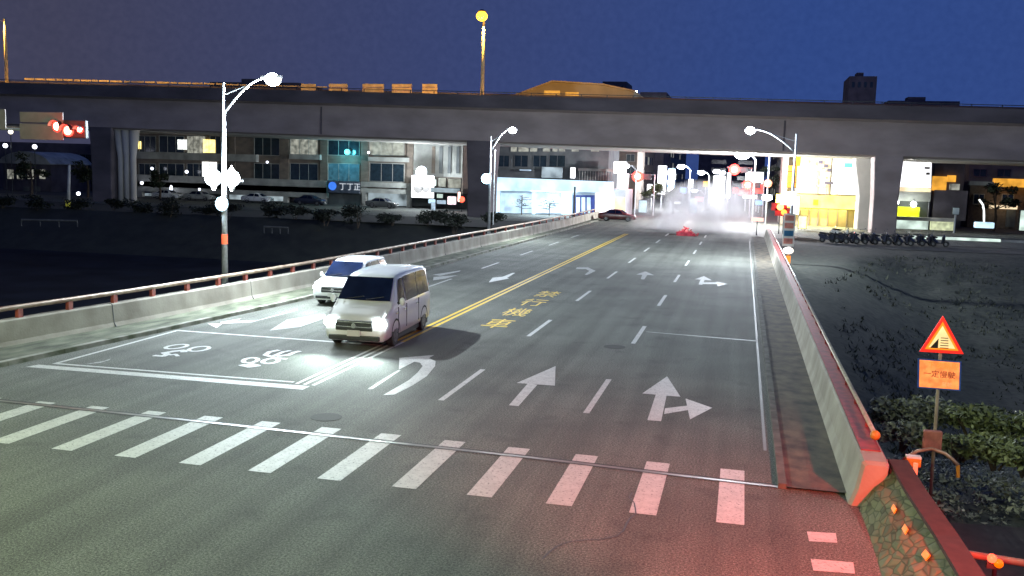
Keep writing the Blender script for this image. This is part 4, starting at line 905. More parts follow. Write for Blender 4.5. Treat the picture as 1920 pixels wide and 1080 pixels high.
t = box_sign('glowing pink lamp column beside the dark middle pier', 858, 360, 863, 378, 126, emi('pink_column', (1, .6, .5), 1.6), .3)
p = at(866, 374, 125.5); t = thing('red_lamp', 'small red lamp beside the glowing pink column', 'lamp', tuple(p)); MB().sphere(p, .4).build('lens', emi('red_small', (1, .06, .03), 2.5), t, smooth=True); MB().tube([p, (p.x, p.y, 0)], .06, 6).build('post', M['dsteel'], t)
p = at(651, 285, 133.3); t = thing('wall_lamp', 'teal glowing wall lamp on the arcade building facade', 'lamp', tuple(p)); MB().sphere(p, .42).build('lens', M['e_teal'], t, smooth=True); MB().cbox(p+Vector((0, .3, .25)), (.7, .3, .3)).build('bracket', M['dsteel'], t)
light('teal_light', 'POINT', p+Vector((0, -1, 0)), 160, (.1, .8, 1), t, .3)
for i, (u, v, r, lab) in enumerate(((285, 316, .35, 'small blue white wall light, third floor left'), (350, 322, .4, 'small white light between two left windows'), (266, 343, .4, 'small blue light above the arcade at left'), (501, 304, .28, 'twin small white lights over the second window'), (691, 286, .3, 'thin white light left of the right windows'), (374, 355, .3, 'small pinkish light in the arcade'), (321, 356, .45, 'tall white glowing sign tube in the arcade'), (147, 363, .4, 'small white lamp on the left riverbank'))):
    p = at(u, v, 132.2 if u != 147 else 110); t = thing('small_lamp', lab, 'lamp', tuple(p), 0, 'small lights on the left side')
    r *= .62; MB().sphere(p, r, 10, 8, (1, 1, 1) if u != 321 else (.8, .8, 2.6)).build('lens', emi('small_light_%d' % i, (.8, .85, 1), 2.2), t, smooth=True)
    MB().cbox(p+Vector((0, r+.1, 0)), (.15, .4, .15)).build('bracket', M['dsteel'], t)
# --- parked cars in front of the arcade (dim, hatchbacks)
cp = None
for i, (u, lab, mt) in enumerate(((318, 'pale parked car in front of the arcade, left of the globe lamp', 'vwhite'), (378, 'grey parked car just left of the globe lamp', 'wallp'), (486, 'white parked car in front of the second arcade bay', 'vwhite'), (585, 'dark parked car between the third and fourth arcade columns', 'navy'), (720, 'grey parked car in front of the right arcade bay', 'wallg'))):
    p = at(u, 398, 128)
    car('parked_car', lab, (p.x+2, 128, 0), rad(90), sed_st, M[mt], sed_win, 4.5, (.85, 3.5), .32, cat='car', group='cars parked in front of the arcade')
# --- left-most structures
Y = 138
bd = thing('roofed_building', 'dim building with a pale rounded roof at the far left under the viaduct', 'building', tuple(at(55, 390, Y)))
a, c = at(8, 400, Y), at(95, 308, Y); MB().box((a.x, Y, 0), (c.x, Y+10, c.z)).build('wall', M['walld'], bd)
R = []
for k in range(13):
    s_ = k/12; x = a.x-.4+(c.x-a.x+.8)*s_; z = c.z+1.9*math.sin(math.pi*s_)**.6
    R.append([(x, Y-.6, c.z-.05), (x, Y+10, c.z-.05), (x, Y+10, z+.1), (x, Y-.6, z+.1)])
MB().ring_loft(R).build('roof', M['wallp'], bd)
for u in (14, 32, 52, 74): slab(bd, 'window', u, 318, u+10, 335, Y-.1, .08, M['e_dim'])
for u in (45, 66): slab(bd, 'door', u, 350, u+9, 392, Y-.1, .08, M['wallg'])
bd = thing('dim_building', 'dark low building behind the trees at the far left', 'building', tuple(at(160, 390, 150)))
a, c = at(95, 400, 150), at(248, 272, 150); MB().box((a.x-30, 150, 0), (c.x, 162, c.z)).build('wall', M['walld'], bd); window_grid(bd, 150, [(120, 140), (150, 172)], [(290, 305), (325, 345)], {}, M['wallg'], 1)
bd_w = at(20, 247, 150)
for i, (u, v, lab) in enumerate(((10, 273, 'blue white lamp at the left edge, left of its twin'), (65, 275, 'blue white lamp above the pale rounded roof'), (20, 247, 'small warm white light at the left edge below the sign arm'))):
    p = at(u, v, 120); t = thing('small_lamp', lab, 'lamp', (p.x, p.y, 0), 0, 'small lights on the left side'); MB().sphere(p, .32).build('lens', emi('far_left_lamp_%d' % i, (.8, .85, 1) if i < 2 else (1, .9, .7), 3), t, smooth=True); MB().tube([(p.x, p.y, 0), (p.x, p.y, p.z)], .06, 6).build('post', M['dsteel'], t)
a, c = at(128, 385, 98), at(130, 310, 98)
t = thing('pole', 'lone grey pole on the left riverbank below the red traffic light', 'pole', (a.x, 98, 0)); MB().tube([(a.x, 98, 0), (c.x, 98, c.z)], [.22, .15], 10).build('shaft', M['wallp'], t, smooth=True); MB().tube([(a.x, 98, 0), (a.x, 98, .7)], .3, 10).build('foot', emi('yellow_foot', (.5, .5, .05), .15), t)
for u0, u1, v, lab in ((40, 145, 412, 'pale low guard rail on the left riverbank'), (495, 540, 425, 'short pale rail on the riverbank beside the globe lamp')):
    p0, p1 = G(u0, v, -.3), G(u1, v+2, -.3); t = thing('bank_rail', lab, 'rail', tuple(p0)); MB().tube([p0, p1], .09, 8).build('bar', M['dullrail'], t)
    for k in range(4): q = p0.lerp(p1, k/3); MB().tube([q, (q.x, q.y, q.z-.6)], .05, 6).build('leg', M['dsteel'], t)

# --- lit shop, middle
Y = 128
bd = thing('corner_shop', 'long low shop with glaring white canopy and glass front, right of the middle pier', 'shop', tuple(at(1040, 400, Y)))
a, c = at(926, 404, Y), at(1172, 366, Y)
MB().box((a.x, Y+.5, 0), (c.x, Y+9, at(1000, 350, Y).z)).build('wall', M['wallw'], bd)
def shop_strip(name, pts, mt, y0, th):      # pts px corners at plane Y
    P = [at(u, v, Y) for u, v in pts]; MB().prism([(p.x, Y+y0, p.z) for p in P], (0, th, 0)).build(name, mt, bd)
shop_strip('canopy', [(926, 332), (1150, 341), (1150, 361), (926, 357)], M['e_shop'], -1.5, 1.9)
for u0, u1, mt in ((938, 998, 'e_shopd'), (1003, 1052, 'e_shopd')): shop_strip('display_window', [(u0, 362), (u1, 363), (u1, 400), (u0, 400)], M[mt], .35, .1)
for u0, u1 in ((930, 937), (998, 1003), (1053, 1072)): shop_strip('lit_pillar', [(u0, 357), (u1, 358), (u1, 402), (u0, 402)], M['e_shop'], -.2, .5)
shop_strip('doorway', [(1074, 366), (1114, 366), (1114, 402), (1074, 402)], mat('shop_door_blue', (.03, .05, .22), .4), .2, .2)
for u in (1080, 1090, 1100): shop_strip('door_panel', [(u, 370), (u+7, 370), (u+7, 400), (u, 400)], M['e_shopd'], .12, .06)
shop_strip('side_front', [(1116, 362), (1150, 362), (1150, 400), (1116, 400)], M['e_sign'], .3, .1)
shop_strip('side_front', [(1152, 370), (1172, 370), (1172, 400), (1152, 400)], M['e_bei'], .3, .1)
light('shop_light', 'AREA', (at(1040, 360, Y).x, Y-2.2, 3.2), 1100, (.7, .87, 1), bd, 1).data.size = 6
for i, (u, lab) in enumerate(((978, 'small bare tree in front of the left shop window'), (1030, 'small bare shrub in front of the right shop window'))):
    p = at(u, 398, 124); t = thing('shrub', lab, 'shrub', (p.x, 124, 0)); s_ = MB().tube([(p.x, 124, 0), (p.x, 124, 2.6-.9*i)], .07, 6); rr = random.Random(i)
    for k in range(9): zz = .8+.2*k*(1-.3*i); s_.tube([(p.x, 124, zz), (p.x+rr.uniform(-1.8, 1.8), 124+rr.uniform(-1, 1), zz+rr.uniform(.0, .2))], .04, 5)
    s_.build('branches', M['bark'], t); lf = MB(); leaves(lf, (p.x, 124, 1.6), (1.6, .8, .8), 60, .16, rr); lf.build('leaves', M['leafd'], t)
# building above/behind the shop
Y = 142
bd = thing('dark_building', 'dark multi storey building with dim windows behind the lit shop', 'building', tuple(at(1040, 400, Y)))
a, c = at(922, 330, Y), at(1140, 330, Y); MB().box((a.x, Y, 0), (c.x, Y+12, 13.6)).build('wall', M['wallg'], bd)
cols = [(958, 970), (972, 992), (994, 1008), (1018, 1032), (1036, 1046), (1048, 1060), (1072, 1086), (1108, 1124)]
window_grid(bd, Y, cols, [(271, 284)], {(u, 271): M['e_dim'] for u, _ in cols if u != 1086}, M['wallg'], 0)
window_grid(bd, Y, [(935, 955), (965, 990), (1000, 1025), (1030, 1060)], [(292, 312)], {}, M['wallg'], 1)
box_sign('grey framed advertising board on the dark building', 1015, 314, 1055, 333, Y-1, M['e_shopdd'], .3)
box_sign('small bright vertical sign with blue letters on the dark building', 1069, 314, 1079, 334, Y-1.4, M['e_sign'], .3, ptxt=('B', .5, M['signblue']))
box_sign('tiny white cross shaped light cluster on the dark building', 974, 318, 996, 320, Y-1.2, M['e_shopd'], .2, name='strip_light', cat='light')
for k in range(1):
    t = thing('balcony', 'long balcony railing on the upper floor right of the small bright sign', 'balcony', tuple(at(1085, 336, Y-1.5)))
    for u in range(1086, 1150, 5): slab(t, 'baluster', u, 320, u+1.5, 338, Y-1.6, .1, M['wallp'])
    slab(t, 'rail', 1084, 317, 1150, 320, Y-1.65, .2, M['wallp'])
# brown building behind
Y = 160
bd = thing('brown_building', 'brown building with rows of balconies beside the dark building', 'building', tuple(at(1165, 390, Y)))
a, c = at(1125, 400, Y), at(1195, 300, Y); MB().box((a.x, Y, 0), (c.x, Y+12, 15)).build('wall', M['wall'], bd); window_grid(bd, Y, [(1130, 1144), (1175, 1190)], [(290, 302), (312, 330)], {}, M['wallp'], 1)

# --- street beyond: receding blocks both sides
def block(label, x0, x1, y0, y1, h, mt, seed, side):
    rr = random.Random(seed); t = thing('street_building', label, 'building', ((x0+x1)/2, y0, 0), 0, 'buildings along the far street')
    MB().box((x0, y0, 0), (x1, y1, h)).build('wall', mt, t)
    xf = x1 if side < 0 else x0; n = 0
    yy_ = y0+1.5
    while yy_ < y1-3:
        for k in range(int(h//3.4)):
            z = 1.2+3.4*k
            wn = MB().box((xf-.03, yy_, z), (xf+.03, yy_+2.4, z+1.7)).build('window', M['e_dim'] if rr.random() < .25 else M['window'], t)
        yy_ += 4.5
    for k in range(int(h//3.4)):
        for q in range(2):
            xx = x0+(x1-x0)*(.2+.4*q); MB().box((xx, y0-.05, 1.2+3.4*k), (xx+(x1-x0)*.22, y0+.02, 2.9+3.4*k)).build('window', M['e_dim'] if rr.random() < .2 else M['window'], t)
    MB().box((x0-.1, y0-.1, h), (x1+.1, y1+.1, h+.3)).build('parapet', M['wallp'], t)
block('first dim building on the left side of the far street', -34, -21, 176, 200, 11, M['walld'], 1, -1)
block('second dim building on the left side of the far street', -34, -21.5, 205, 235, 13, M['wall'], 2, -1)
block('third dim building on the left side of the far street', -36, -22, 240, 290, 15, M['walld'], 3, -1)
block('distant building closing the left side of the far street', -40, -22.5, 300, 380, 18, M['wallg'], 4, -1)
block('first dim building on the right side of the far street', 6.5, 17, 160, 185, 11, M['walld'], 5, 1)
block('second dim building on the right side of the far street', 7, 22, 190, 230, 13, M['wall'], 6, 1)
block('distant building on the right side of the far street', 8, 26, 240, 330, 16, M['walld'], 7, 1)
block('tall dim slab block ending the far street', -20, 8, 430, 445, 30, M['walld'], 8, 1)
# signs of the far street
for i, (u0, v0, u1, v1, Y, mt, lab, pole) in enumerate((
    (1150, 303, 1174, 325, 136, 'e_sign', 'square white lit sign on top of a white column at the street corner', False),
    (1156, 326, 1178, 368, 137, 'e_sign', 'broad white lit column sign at the street corner', True),
    (1232, 311, 1250, 364, 170, 'e_sign', 'tall white lit column sign left of the blue one', True),
    (1213, 346, 1231, 359, 168, 'e_sign', 'small white lit sign at the foot of the tall white column sign', True),
    (1361, 324, 1371, 372, 150, 'e_sign', 'narrow white sign beside the right hand red traffic light', True),
    (1336, 330, 1360, 372, 200, 'e_sign', 'stack of white glowing shop signs above the smoke', True),
    (1327, 352, 1340, 380, 190, 'e_pink', 'pinkish white sign at the left of the glowing stack', True),
    (1397, 323, 1432, 346, 175, 'e_sign', 'wide white signboard over the red neon', True),
    (1391, 344, 1412, 352, 174, 'e_shopd', 'slim white panel under the wide signboard', False),
    (1385, 356, 1412, 366, 172, 'e_redd', 'red neon shop sign below the wide signboard', True),
    (1408, 346, 1432, 362, 171, 'e_redd', 'red neon panel right of the slim white panel', True),
    (1292, 372, 1307, 402, 152, 'e_shopd', 'pale upright box behind the smoke, right one', False),
    (1197, 376, 1213, 404, 148, 'e_shopd', 'pale upright box behind the smoke, left one', False),
    (1392, 366, 1420, 372, 168, 'e_pink', 'pink strip sign under the red neon', False),
    (1183, 352, 1192, 372, 165, 'e_redd', 'narrow dull red sign below the left red traffic light', True),
    (1275, 352, 1287, 362, 210, 'e_signb', 'small blue sign under the lamp right of the blue edged column', True),
    (1290, 336, 1300, 352, 240, 'e_sign', 'small far white sign left of the middle street lamp', True),
    (1303, 370, 1318, 380, 230, 'e_redd', 'low far red sign behind the right pale box', True),
    (1318, 340, 1328, 350, 260, 'e_ora', 'tiny orange sign left of the glowing stack', True),
    (1374, 352, 1384, 362, 220, 'e_redd', 'little red sign right of the glowing stack', True),
    (1262, 378, 1276, 388, 200, 'e_winw', 'low cream sign behind the smoke', True),
    (1416, 376, 1430, 384, 165, 'e_signb', 'low blue sign at the right kerb of the far street', True))):
    box_sign(lab, u0, v0, u1, v1, Y, M[mt], .6, pole, group='lit signs of the far street')
t = box_sign('blue edged column sign with three round white lamps', 1251, 316, 1266, 366, 171, M['e_signb'], .5, True, group='lit signs of the far street')
for v in (324, 342, 356): MB().disc(at(1258, v, 170.9), (0, 1, 0), .62, .1).build('round_lamp', M['e_sign'], t)
for i, (u, v, Y, r, lab) in enumerate(((1277, 313, 165, .5, 'white street lamp right of the blue column sign'), (1315, 324, 190, .55, 'white street lamp in the middle of the far street'), (1344, 322, 210, .6, 'far white street lamp above the glowing signs, left'), (1354, 324, 225, .6, 'far white street lamp above the glowing signs, right'),
        (1172, 312, 134, .45, 'blue white street lamp behind the square white sign'), (1392, 291, 120, .7, 'white street lamp just under the viaduct soffit'), (1438, 371, 122, .5, 'white lamp low on the pole of the round red sign'), (1302, 358, 160, .35, 'small white lamp on a post above the smoke'))):
    p = at(u, v, Y); t = thing('street_lamp', lab, 'street lamp', (p.x+1.2, Y, 0), 0, 'street lamps of the far street')
    if i != 6: MB().tube([(p.x+1.6, Y, 0), (p.x+1.6, Y, p.z-.5), (p.x+1.0, Y, p.z+.1), (p.x, Y, p.z+.15)], .09, 8).build('pole', M['steel'], t)
    MB().sphere(p, r, 12, 8, (1.3, 1, .7)).build('lens', M['e_white'], t, smooth=True); MB().cbox(p+Vector((0, 0, r*.7)), (r*2.4, r, .12)).build('lamp_head', M['steel'], t)
    if i in (0, 1, 5): light('far_lamp_light', 'POINT', p+Vector((0, -.6, -.8)), 6500 if i != 5 else 15000, (.9, .93, 1), t, .3)
def small_signal(label, u, v, Y, mt, up=.0, pw=350):
    p = at(u, v, Y); t = thing('traffic_light', label, 'traffic light', (p.x+2, Y, 0), 0, 'red traffic lights of the far junction')
    MB().tube([(p.x+2.4, Y, 0), (p.x+2.4, Y, p.z+.3), (p.x-1, Y, p.z+.3)], .09, 8).build('mast', M['steel'], t)
    MB().box((p.x-.6, Y-.15, p.z-.42), (p.x+1.9, Y+.15, p.z+.42)).build('housing', M['dsteel'], t, bevel=.05)
    MB().disc(p+Vector((0, -.2, 0)), (0, 1, 0), .78, .1).build('red_lens', M['e_red'], t); MB().disc(p+Vector((0, -.27, 0)), (0, 1, 0), .42, .06).build('red_lens_core', mt, t)
    for k in (.9, 1.5): MB().disc(p+Vector((k, -.2, 0)), (0, 1, 0), .22, .06).build('dark_lens', M['dsteel'], t)
    light('signal_glow', 'POINT', p+Vector((0, -1.2, 0)), pw, (1, .06, .04), t, .3)
small_signal('red traffic light above the dark maroon sedan', 1196, 331, 138, M['e_redw']); small_signal('red traffic light on the right of the far street', 1377, 318, 142, M['e_redw'], pw=500)
small_signal('red traffic light in front of the red neon', 1402, 347, 150, M['e_redw'])
p = at(1440, 344, 121); t = thing('round_sign', 'round orange red no entry sign on a thin pole right of the far street', 'sign', (p.x, 121, 0))
MB().disc(p, (0, 1, 0), .48, .06).build('disc', emi('orange_disc', (1, .25, .12), .85), t); MB().tube([(p.x, 121.1, 0), (p.x, 121.1, at(1438, 292, 121).z)], .08, 8).build('pole', M['steel'], t); MB().box((p.x-.3, 120.9, p.z-.07), (p.x+.3, 120.96, p.z+.07)).build('bar', M['signwhite'], t)
for i, (u, v) in enumerate(((1463, 388), (1470, 398))):
    p = at(u, v, 104); t = thing('flasher', ['glowing orange red flasher left of the banner pole', 'dimmer amber flasher just below its brighter twin'][i], 'lamp', (p.x, 104, 0))
    MB().sphere(p, .35-.05*i).build('lens', emi('flasher_%d' % i, (1, .22+.1*i, .05), 5-3.5*i), t, smooth=True); MB().box((p.x-.9, 104.2, p.z-.4), (p.x+.7, 104.3, p.z+.4)).build('backing', M['signred'], t); MB().tube([(p.x, 104.25, 0), (p.x, 104.25, p.z)], .06, 6).build('post', M['dsteel'], t)
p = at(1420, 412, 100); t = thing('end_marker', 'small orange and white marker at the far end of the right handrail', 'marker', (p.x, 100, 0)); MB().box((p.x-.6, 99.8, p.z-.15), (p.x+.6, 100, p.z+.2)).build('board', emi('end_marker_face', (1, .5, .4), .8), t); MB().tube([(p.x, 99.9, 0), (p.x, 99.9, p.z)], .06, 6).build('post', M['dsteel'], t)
p = at(1076, 404, 118); t = thing('bollard', 'dark post at the far end of the left parapet', 'bollard', (p.x, 118, 0)); MB().tube([(p.x, 118, 0), (p.x, 118, at(1076, 350, 118).z)], .12, 8).build('post', M['dsteel'], t); MB().tube([(p.x, 118, 0), (p.x, 118, .5)], [.5, .2], 10).build('foot', M['dsteel'], t)

# --- right side: yellow lit shop
Y = 126
bd = thing('yellow_shop', 'shop with cream lit showroom over a yellow lit band, left of the right pier', 'shop', tuple(at(1540, 420, Y)))
a, c = at(1462, 425, Y), at(1614, 285, Y)
MB().box((a.x, Y+.5, 0), (c.x+4, Y+10, 11.5)).build('wall', M['wall'], bd)
def sp_(name, u0, v0, u1, v1, mt, y0=0., th=.12): return slab(bd, name, u0, v0, u1, v1, Y, th, mt, y0)
sp_('lit_pilaster', 1465, 291, 1479, 363, M['e_yelw'], -.3, .3)
sp_('showroom_glass', 1494, 294, 1560, 362, M['e_bei'], .3); sp_('showroom_glass', 1558, 292, 1616, 364, emi('showroom_white', (.9, .95, .88), .95, .15), .25)
sp_('yellow_band', 1454, 369, 1614, 387, M['e_yel'], -1.2, 1.0)
for v in (318, 331, 347): sp_('shelf', 1500, v, 1548, v+2, M['wallp'], .1, .12)
for u, v in ((1508, 300), (1522, 304), (1535, 301), (1545, 308), (1534, 315), (1551, 316)): sp_('framed_picture', u, v, u+8, v+6, M['walld'] if u % 2 else M['e_dim'], .08, .1)
for u in (1530, 1549, 1569): sp_('mullion', u, 318 if u == 1530 else 342, u+2.5, 366, M['walld'], .05, .12)
sp_('dark_lamp_shade', 1546, 341, 1563, 345, M['walld'], -.1, .15); sp_('green_sign', 1583, 306, 1600, 314, emi('mint_sign', (.2, .75, .6), .6), .1, .1); sp_('orange_item', 1523, 374, 1533, 384, M['e_ora'], -1.4, .15)
sp_('ground_floor_wall', 1500, 389, 1614, 430, mat('dim_brown_wall', (.20, .16, .10), .8, scale=.9), .1, .3)
for u in (1515, 1532, 1550, 1568, 1586, 1602): sp_('wall_pillar', u, 390, u+4, 428, M['walld'], -.05, .12)
light('band_light', 'AREA', (at(1540, 392, Y).x, Y-1.6, at(1540, 392, Y).z), 900, (1, .85, .3), bd, 1).data.size = 6
t = box_sign('orange vertical lit sign with character blocks beside the banner pole', 1475, 311, 1494, 351, 122, M['e_ora'], .3)
for v in (321, 331, 341): slab(t, 'character_gap', 1477, v, 1492, v+1.2, 121.95, .04, M['signred'])
box_sign('small orange sign above the vertical orange sign', 1489, 293, 1501, 310, 122.6, M['e_ora'], .3)
box_sign('glowing yellow lantern box standing low beside the banner pole', 1497, 406, 1513, 428, 112, emi('yellow_lantern', (1, .85, .25), 1.6, .2), .8, name='lantern', cat='lantern')
box_sign('white lit board right behind the banner pole', 1487, 368, 1500, 402, 123, M['e_yelw'], .3)
# --- far right shop
Y = 130
bd = thing('open_shop', 'open fronted shop with large white lit panel, right of the right pier', 'shop', tuple(at(1730, 425, Y)))
a, c = at(1660, 430, Y), at(1748, 300, Y); MB().box((a.x, Y+.6, 0), (c.x, Y+9, 10.3)).build('wall', M['wallg'], bd)
P = [at(u, v, Y) for u, v in ((1690, 300), (1745, 305), (1744, 352), (1678, 350))]; MB().prism([(p.x, Y-.5, p.z) for p in P], (0, .6, 0)).build('lit_panel', emi('big_white_panel', (.95, .95, 1), 1.15, .12), bd)
slab(bd, 'panel_text', 1733, 313, 1744, 317, Y-.6, .08, M['greysign']); slab(bd, 'panel_text', 1736, 323, 1744, 328, Y-.6, .08, M['greysign'])
slab(bd, 'sign_strip', 1678, 353, 1746, 358, Y-.3, .2, M['e_bei']); slab(bd, 'grey_band', 1676, 359, 1746, 376, Y-.2, .3, M['wallp'])
slab(bd, 'awning', 1678, 389, 1725, 397, Y-1.2, .8, M['e_green']); slab(bd, 'awning_lower', 1680, 399, 1724, 409, Y-1.0, .6, M['e_green'])
slab(bd, 'counter', 1672, 413, 1741, 431, Y-1.5, .8, M['e_pale']); slab(bd, 'counter', 1745, 414, 1792, 431, Y-1.4, .8, emi('counter_yellow', (.6, .65, .4), .42, .4)); slab(bd, 'corner_post', 1738, 375, 1742, 431, Y-1.7, .15, M['steel'])
slab(bd, 'counter_top', 1670, 410, 1792, 412, Y-1.9, 1.2, M['wallp'])
slab(bd, 'dark_interior', 1748, 358, 1815, 412, Y+.2, .3, M['walld'])
for i, (u, v) in enumerate(((1680, 379), (1713, 383))):
    p = at(u, v, Y-1.5); t = thing('shop_lamp', ['left white bulb under the grey band of the open shop', 'right white bulb under the grey band of the open shop'][i], 'lamp', tuple(p)); MB().sphere(p, .35).build('bulb', M['e_white'], t, smooth=True); MB().tube([p, p+Vector((0, 0, .7))], .04, 6).build('cord', M['dsteel'], t)
bd = thing('orange_building', 'building with a dull orange lit upper wall right of the open shop', 'building', tuple(at(1770, 400, 136)))
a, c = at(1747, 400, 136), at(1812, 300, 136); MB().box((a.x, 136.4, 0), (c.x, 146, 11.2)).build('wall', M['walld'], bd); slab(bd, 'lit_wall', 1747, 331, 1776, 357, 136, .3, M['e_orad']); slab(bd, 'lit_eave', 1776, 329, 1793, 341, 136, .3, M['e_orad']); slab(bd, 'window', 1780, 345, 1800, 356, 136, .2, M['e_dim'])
bd = thing('brown_house', 'dim brown house with an orange tinted eave at the right edge', 'house', tuple(at(1870, 400, 140)))
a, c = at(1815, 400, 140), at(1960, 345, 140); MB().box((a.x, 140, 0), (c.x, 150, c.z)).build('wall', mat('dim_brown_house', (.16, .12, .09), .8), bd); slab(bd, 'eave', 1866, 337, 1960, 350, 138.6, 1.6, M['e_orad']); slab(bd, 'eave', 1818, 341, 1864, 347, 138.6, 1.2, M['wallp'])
window_grid(bd, 140, [(1825, 1845), (1878, 1900)], [(365, 382)], {}, M['wallp'], 1); slab(bd, 'ledge', 1858, 386, 1908, 391, 138.8, 1.1, M['e_bei']); slab(bd, 'door', 1885, 393, 1905, 425, 139.8, .15, M['wallg'])
bd = thing('upper_building', 'dark bluish building behind the brown house at the right edge', 'building', tuple(at(1860, 400, 165)))
a, c = at(1810, 400, 165), at(2000, 305, 165); MB().box((a.x, 165, 0), (c.x+10, 178, 10.8)).build('wall', M['wallg'], bd); window_grid(bd, 165, [(1825, 1850), (1870, 1895)], [(318, 330)], {}, M['walld'], 1)
box_sign('grey white sign on a bent post under the right span', 1786, 390, 1799, 402, 122, M['e_shopdd'], .15, True)
box_sign('pale green lit pillar at the right edge', 1911, 395, 1926, 432, 124, M['e_pale'], .6, name='lit_pillar', cat='pillar')
p = at(1845, 424, 118); t = thing('lamp_stand', 'white curved lamp post rising from a bright white base near the right edge', 'lamp post', (p.x, 118, 0))
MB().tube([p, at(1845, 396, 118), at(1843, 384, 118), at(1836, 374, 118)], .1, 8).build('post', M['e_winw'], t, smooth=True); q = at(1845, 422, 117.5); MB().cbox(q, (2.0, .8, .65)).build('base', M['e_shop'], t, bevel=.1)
a, c = G(1674, 437), G(1960, 455)
t = thing('low_wall', 'low pale wall line along the street behind the scooters on the right', 'wall', tuple(a))
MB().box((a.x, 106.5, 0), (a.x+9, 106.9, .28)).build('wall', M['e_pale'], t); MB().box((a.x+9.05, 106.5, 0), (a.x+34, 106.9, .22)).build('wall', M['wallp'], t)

# --- silhouettes above the viaduct
bd = thing('gabled_hall', 'large pale gabled roof lit orange rising behind the elevated highway', 'building', tuple(at(1080, 200, 190)))
Y = 190; P = [at(u, v, Y) for u, v in ((948, 186), (1035, 154), (1130, 160), (1188, 172), (1188, 190))]; lowz = 8
MB().prism([(p.x, Y, p.z) for p in P]+[(P[-1].x, Y, lowz), (P[0].x, Y, lowz)], (0, 30, 0)).build('gable_wall', mat('hall_wall', (.30, .25, .17), .8, col2=(.2, .17, .12), scale=.15), bd)
P2 = [at(u, v, Y-.6) for u, v in ((946, 186), (1035, 153), (1130, 159), (1190, 171.5))]
MB().ring_loft([[(p.x, Y-.6, p.z), (p.x, Y+31, p.z), (p.x, Y+31, p.z+.25), (p.x, Y-.6, p.z+.25)] for p in P2]).build('roof', mat('hall_roof', (.32, .25, .16), .7), bd)
for u0, u1, v in ((1020, 1050, 170), (1060, 1085, 173)): slab(bd, 'window_band', u0, v, u1, v+7, Y-.2, .15, emi('hall_band', (.8, .45, .08), .25, .4))
for i, (u0, u1, v, Y, mt, lab) in enumerate(((1575, 1645, 143, 260, 'walld', 'faint dark tower block above the right part of the elevated highway'), (1190, 1250, 173, 240, 'walld', 'faint dark rooftop right of the gabled hall'), (1120, 1175, 153, 300, 'walld', 'faint rooftop behind the gabled hall'), (395, 560, 155, 240, 'wall', 'low brown rooftop behind the left white street lamp'), (1650, 1800, 190, 260, 'walld', 'long low dark roof right of the faint tower'))):
    a, c = at(u0, 400, Y), at(u1, v, Y); t = thing('far_building', lab, 'building', ((a.x+c.x)/2, Y, 0), 0, 'far buildings behind the highway'); MB().box((a.x, Y, 0), (c.x, Y+15, c.z)).build('wall', M[mt], t)
    if i not in (1, 2): MB().box((a.x+.3*(c.x-a.x), Y+3, c.z), (a.x+.55*(c.x-a.x), Y+8, c.z+1.2)).build('roof_tank', M[mt], t)
    for k in range(4): xx = a.x+(c.x-a.x)*(.1+.22*k); MB().box((xx, Y-.06, c.z-2.8), (xx+(c.x-a.x)*.1, Y-.01, c.z-1.4)).build('window', M['window'], t)
p = at(1193, 172, 200); t = thing('roof_lamp', 'tiny white lamp beside the gabled roof above the highway', 'lamp', tuple(p)); MB().sphere(p, .22).build('bulb', M['e_white'], t); MB().tube([p, (p.x, p.y, 10)], .06, 6).build('post', M['dsteel'], t)
light('hall_flood', 'SPOT', (at(1035, 170, 168).x, 168, 17.5), 9000, SOD, bd, .3, (at(1040, 170, 190).x, 190, 19), 90)

# ================================================================= FIRECRACKER HEAP AND SMOKE
c = G(1286, 442); t = thing('firecracker_heap', 'low heap of red firecracker rolls smouldering on the road at the foot of the smoke', 'firecrackers', tuple(c))
rr = random.Random(11); fire = mat('firecracker_red', (.65, .05, .08), .6, var=.4, scale=4)
MB().sphere((c.x, c.y, .05), .9, 18, 8, (1.05, .6, .55)).build('paper_heap', fire, t, smooth=False)
for k in range(46):
    x = c.x+rr.gauss(0, .5); y = c.y+rr.gauss(0, .35); z = .1+.62*math.exp(-((x-c.x)/.7)**2)*rr.random()
    d = Vector((rr.uniform(-1, 1), rr.uniform(-1, 1), rr.uniform(0, 1.3))).normalized()*rr.uniform(.12, .3)
    MB().tube([Vector((x, y, z))-d*.5, Vector((x, y, z))+d], .05, 7).build('firecracker', fire if k % 5 else M['pinkcloth'], t)
mb = MB().tube([(c.x-1.6, c.y, .06), (c.x-.9, c.y-.1, .12)], .05, 6); mb.build('loose_strip', mat('burnt_strip', (.08, .03, .03), .8), t)
light('smoke_fill', 'POINT', (c.x, c.y+.3, 1.2), 70, (1, .85, .8), t, .2)  # lamp added to brighten the smoke above the heap

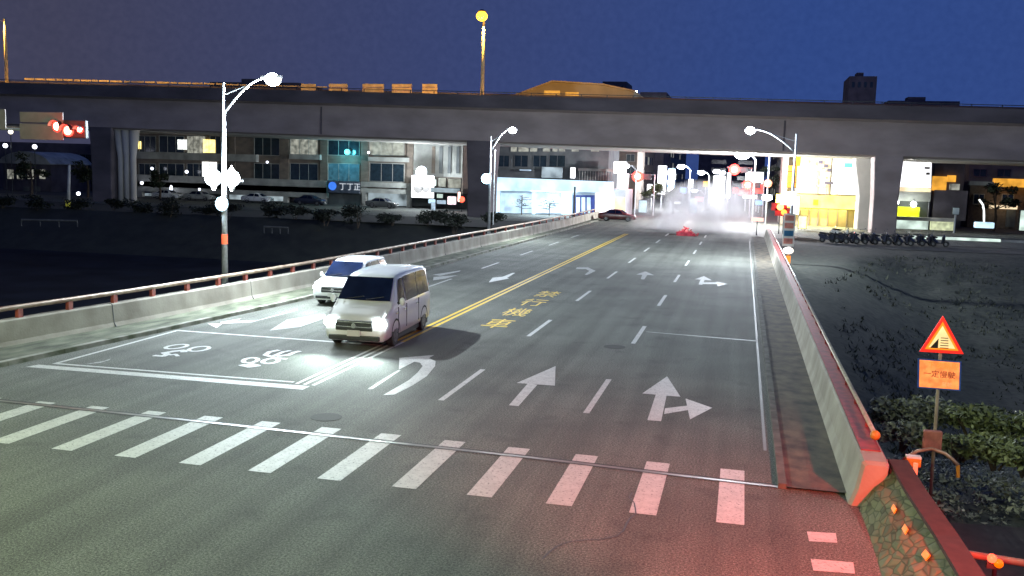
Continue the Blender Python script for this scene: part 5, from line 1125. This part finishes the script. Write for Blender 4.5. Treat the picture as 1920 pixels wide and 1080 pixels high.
sm = bpy.data.materials.new('smoke'); sm.use_nodes = True; nt = sm.node_tree
for n in list(nt.nodes):
    if n.type == 'BSDF_PRINCIPLED': nt.nodes.remove(n)
out = [n for n in nt.nodes if n.type == 'OUTPUT_MATERIAL'][0]
pv = nt.nodes.new('ShaderNodeVolumePrincipled'); pv.inputs['Color'].default_value = (.96, .95, .98, 1); pv.inputs['Anisotropy'].default_value = .25
tcn = nt.nodes.new('ShaderNodeTexCoord'); g_ = nt.nodes.new('ShaderNodeTexNoise'); g_.inputs['Scale'].default_value = .28; g_.inputs['Detail'].default_value = 5; g_.inputs['Distortion'].default_value = .8
gp = nt.nodes.new('ShaderNodeNewGeometry'); nt.links.new(gp.outputs['Position'], g_.inputs['Vector'])
mr = nt.nodes.new('ShaderNodeMapRange'); mr.inputs[1].default_value = .40; mr.inputs[2].default_value = .68; mr.inputs[3].default_value = 0; mr.inputs[4].default_value = .52
nt.links.new(g_.outputs[0], mr.inputs[0])
# falloff from the middle of the cloud (object coordinates, unit ellipsoid)
vl = nt.nodes.new('ShaderNodeVectorMath'); vl.operation = 'LENGTH'; nt.links.new(tcn.outputs['Object'], vl.inputs[0])
fo = nt.nodes.new('ShaderNodeMapRange'); fo.inputs[1].default_value = 1.0; fo.inputs[2].default_value = .35; fo.inputs[3].default_value = 0; fo.inputs[4].default_value = 1
nt.links.new(vl.outputs['Value'], fo.inputs[0])
mm = nt.nodes.new('ShaderNodeMath'); mm.operation = 'MULTIPLY'; nt.links.new(mr.outputs[0], mm.inputs[0]); nt.links.new(fo.outputs[0], mm.inputs[1]); nt.links.new(mm.outputs[0], pv.inputs['Density'])
nt.links.new(pv.outputs[0], out.inputs['Volume'])
mb = MB().sphere((0, 0, 0), 1.0, 28, 16); o = mb.build('smoke', sm)
o.location = (c.x+.6, c.y+8.5, 1.9); o.scale = (7.6, 9, 3.6); o.rotation_euler = (0, rad(-8), 0)
tag(o, 'pale drifting smoke cloud over the far junction', 'smoke', kind='stuff')
S.cycles.volume_step_rate = 2.5; S.cycles.volume_max_steps = 128
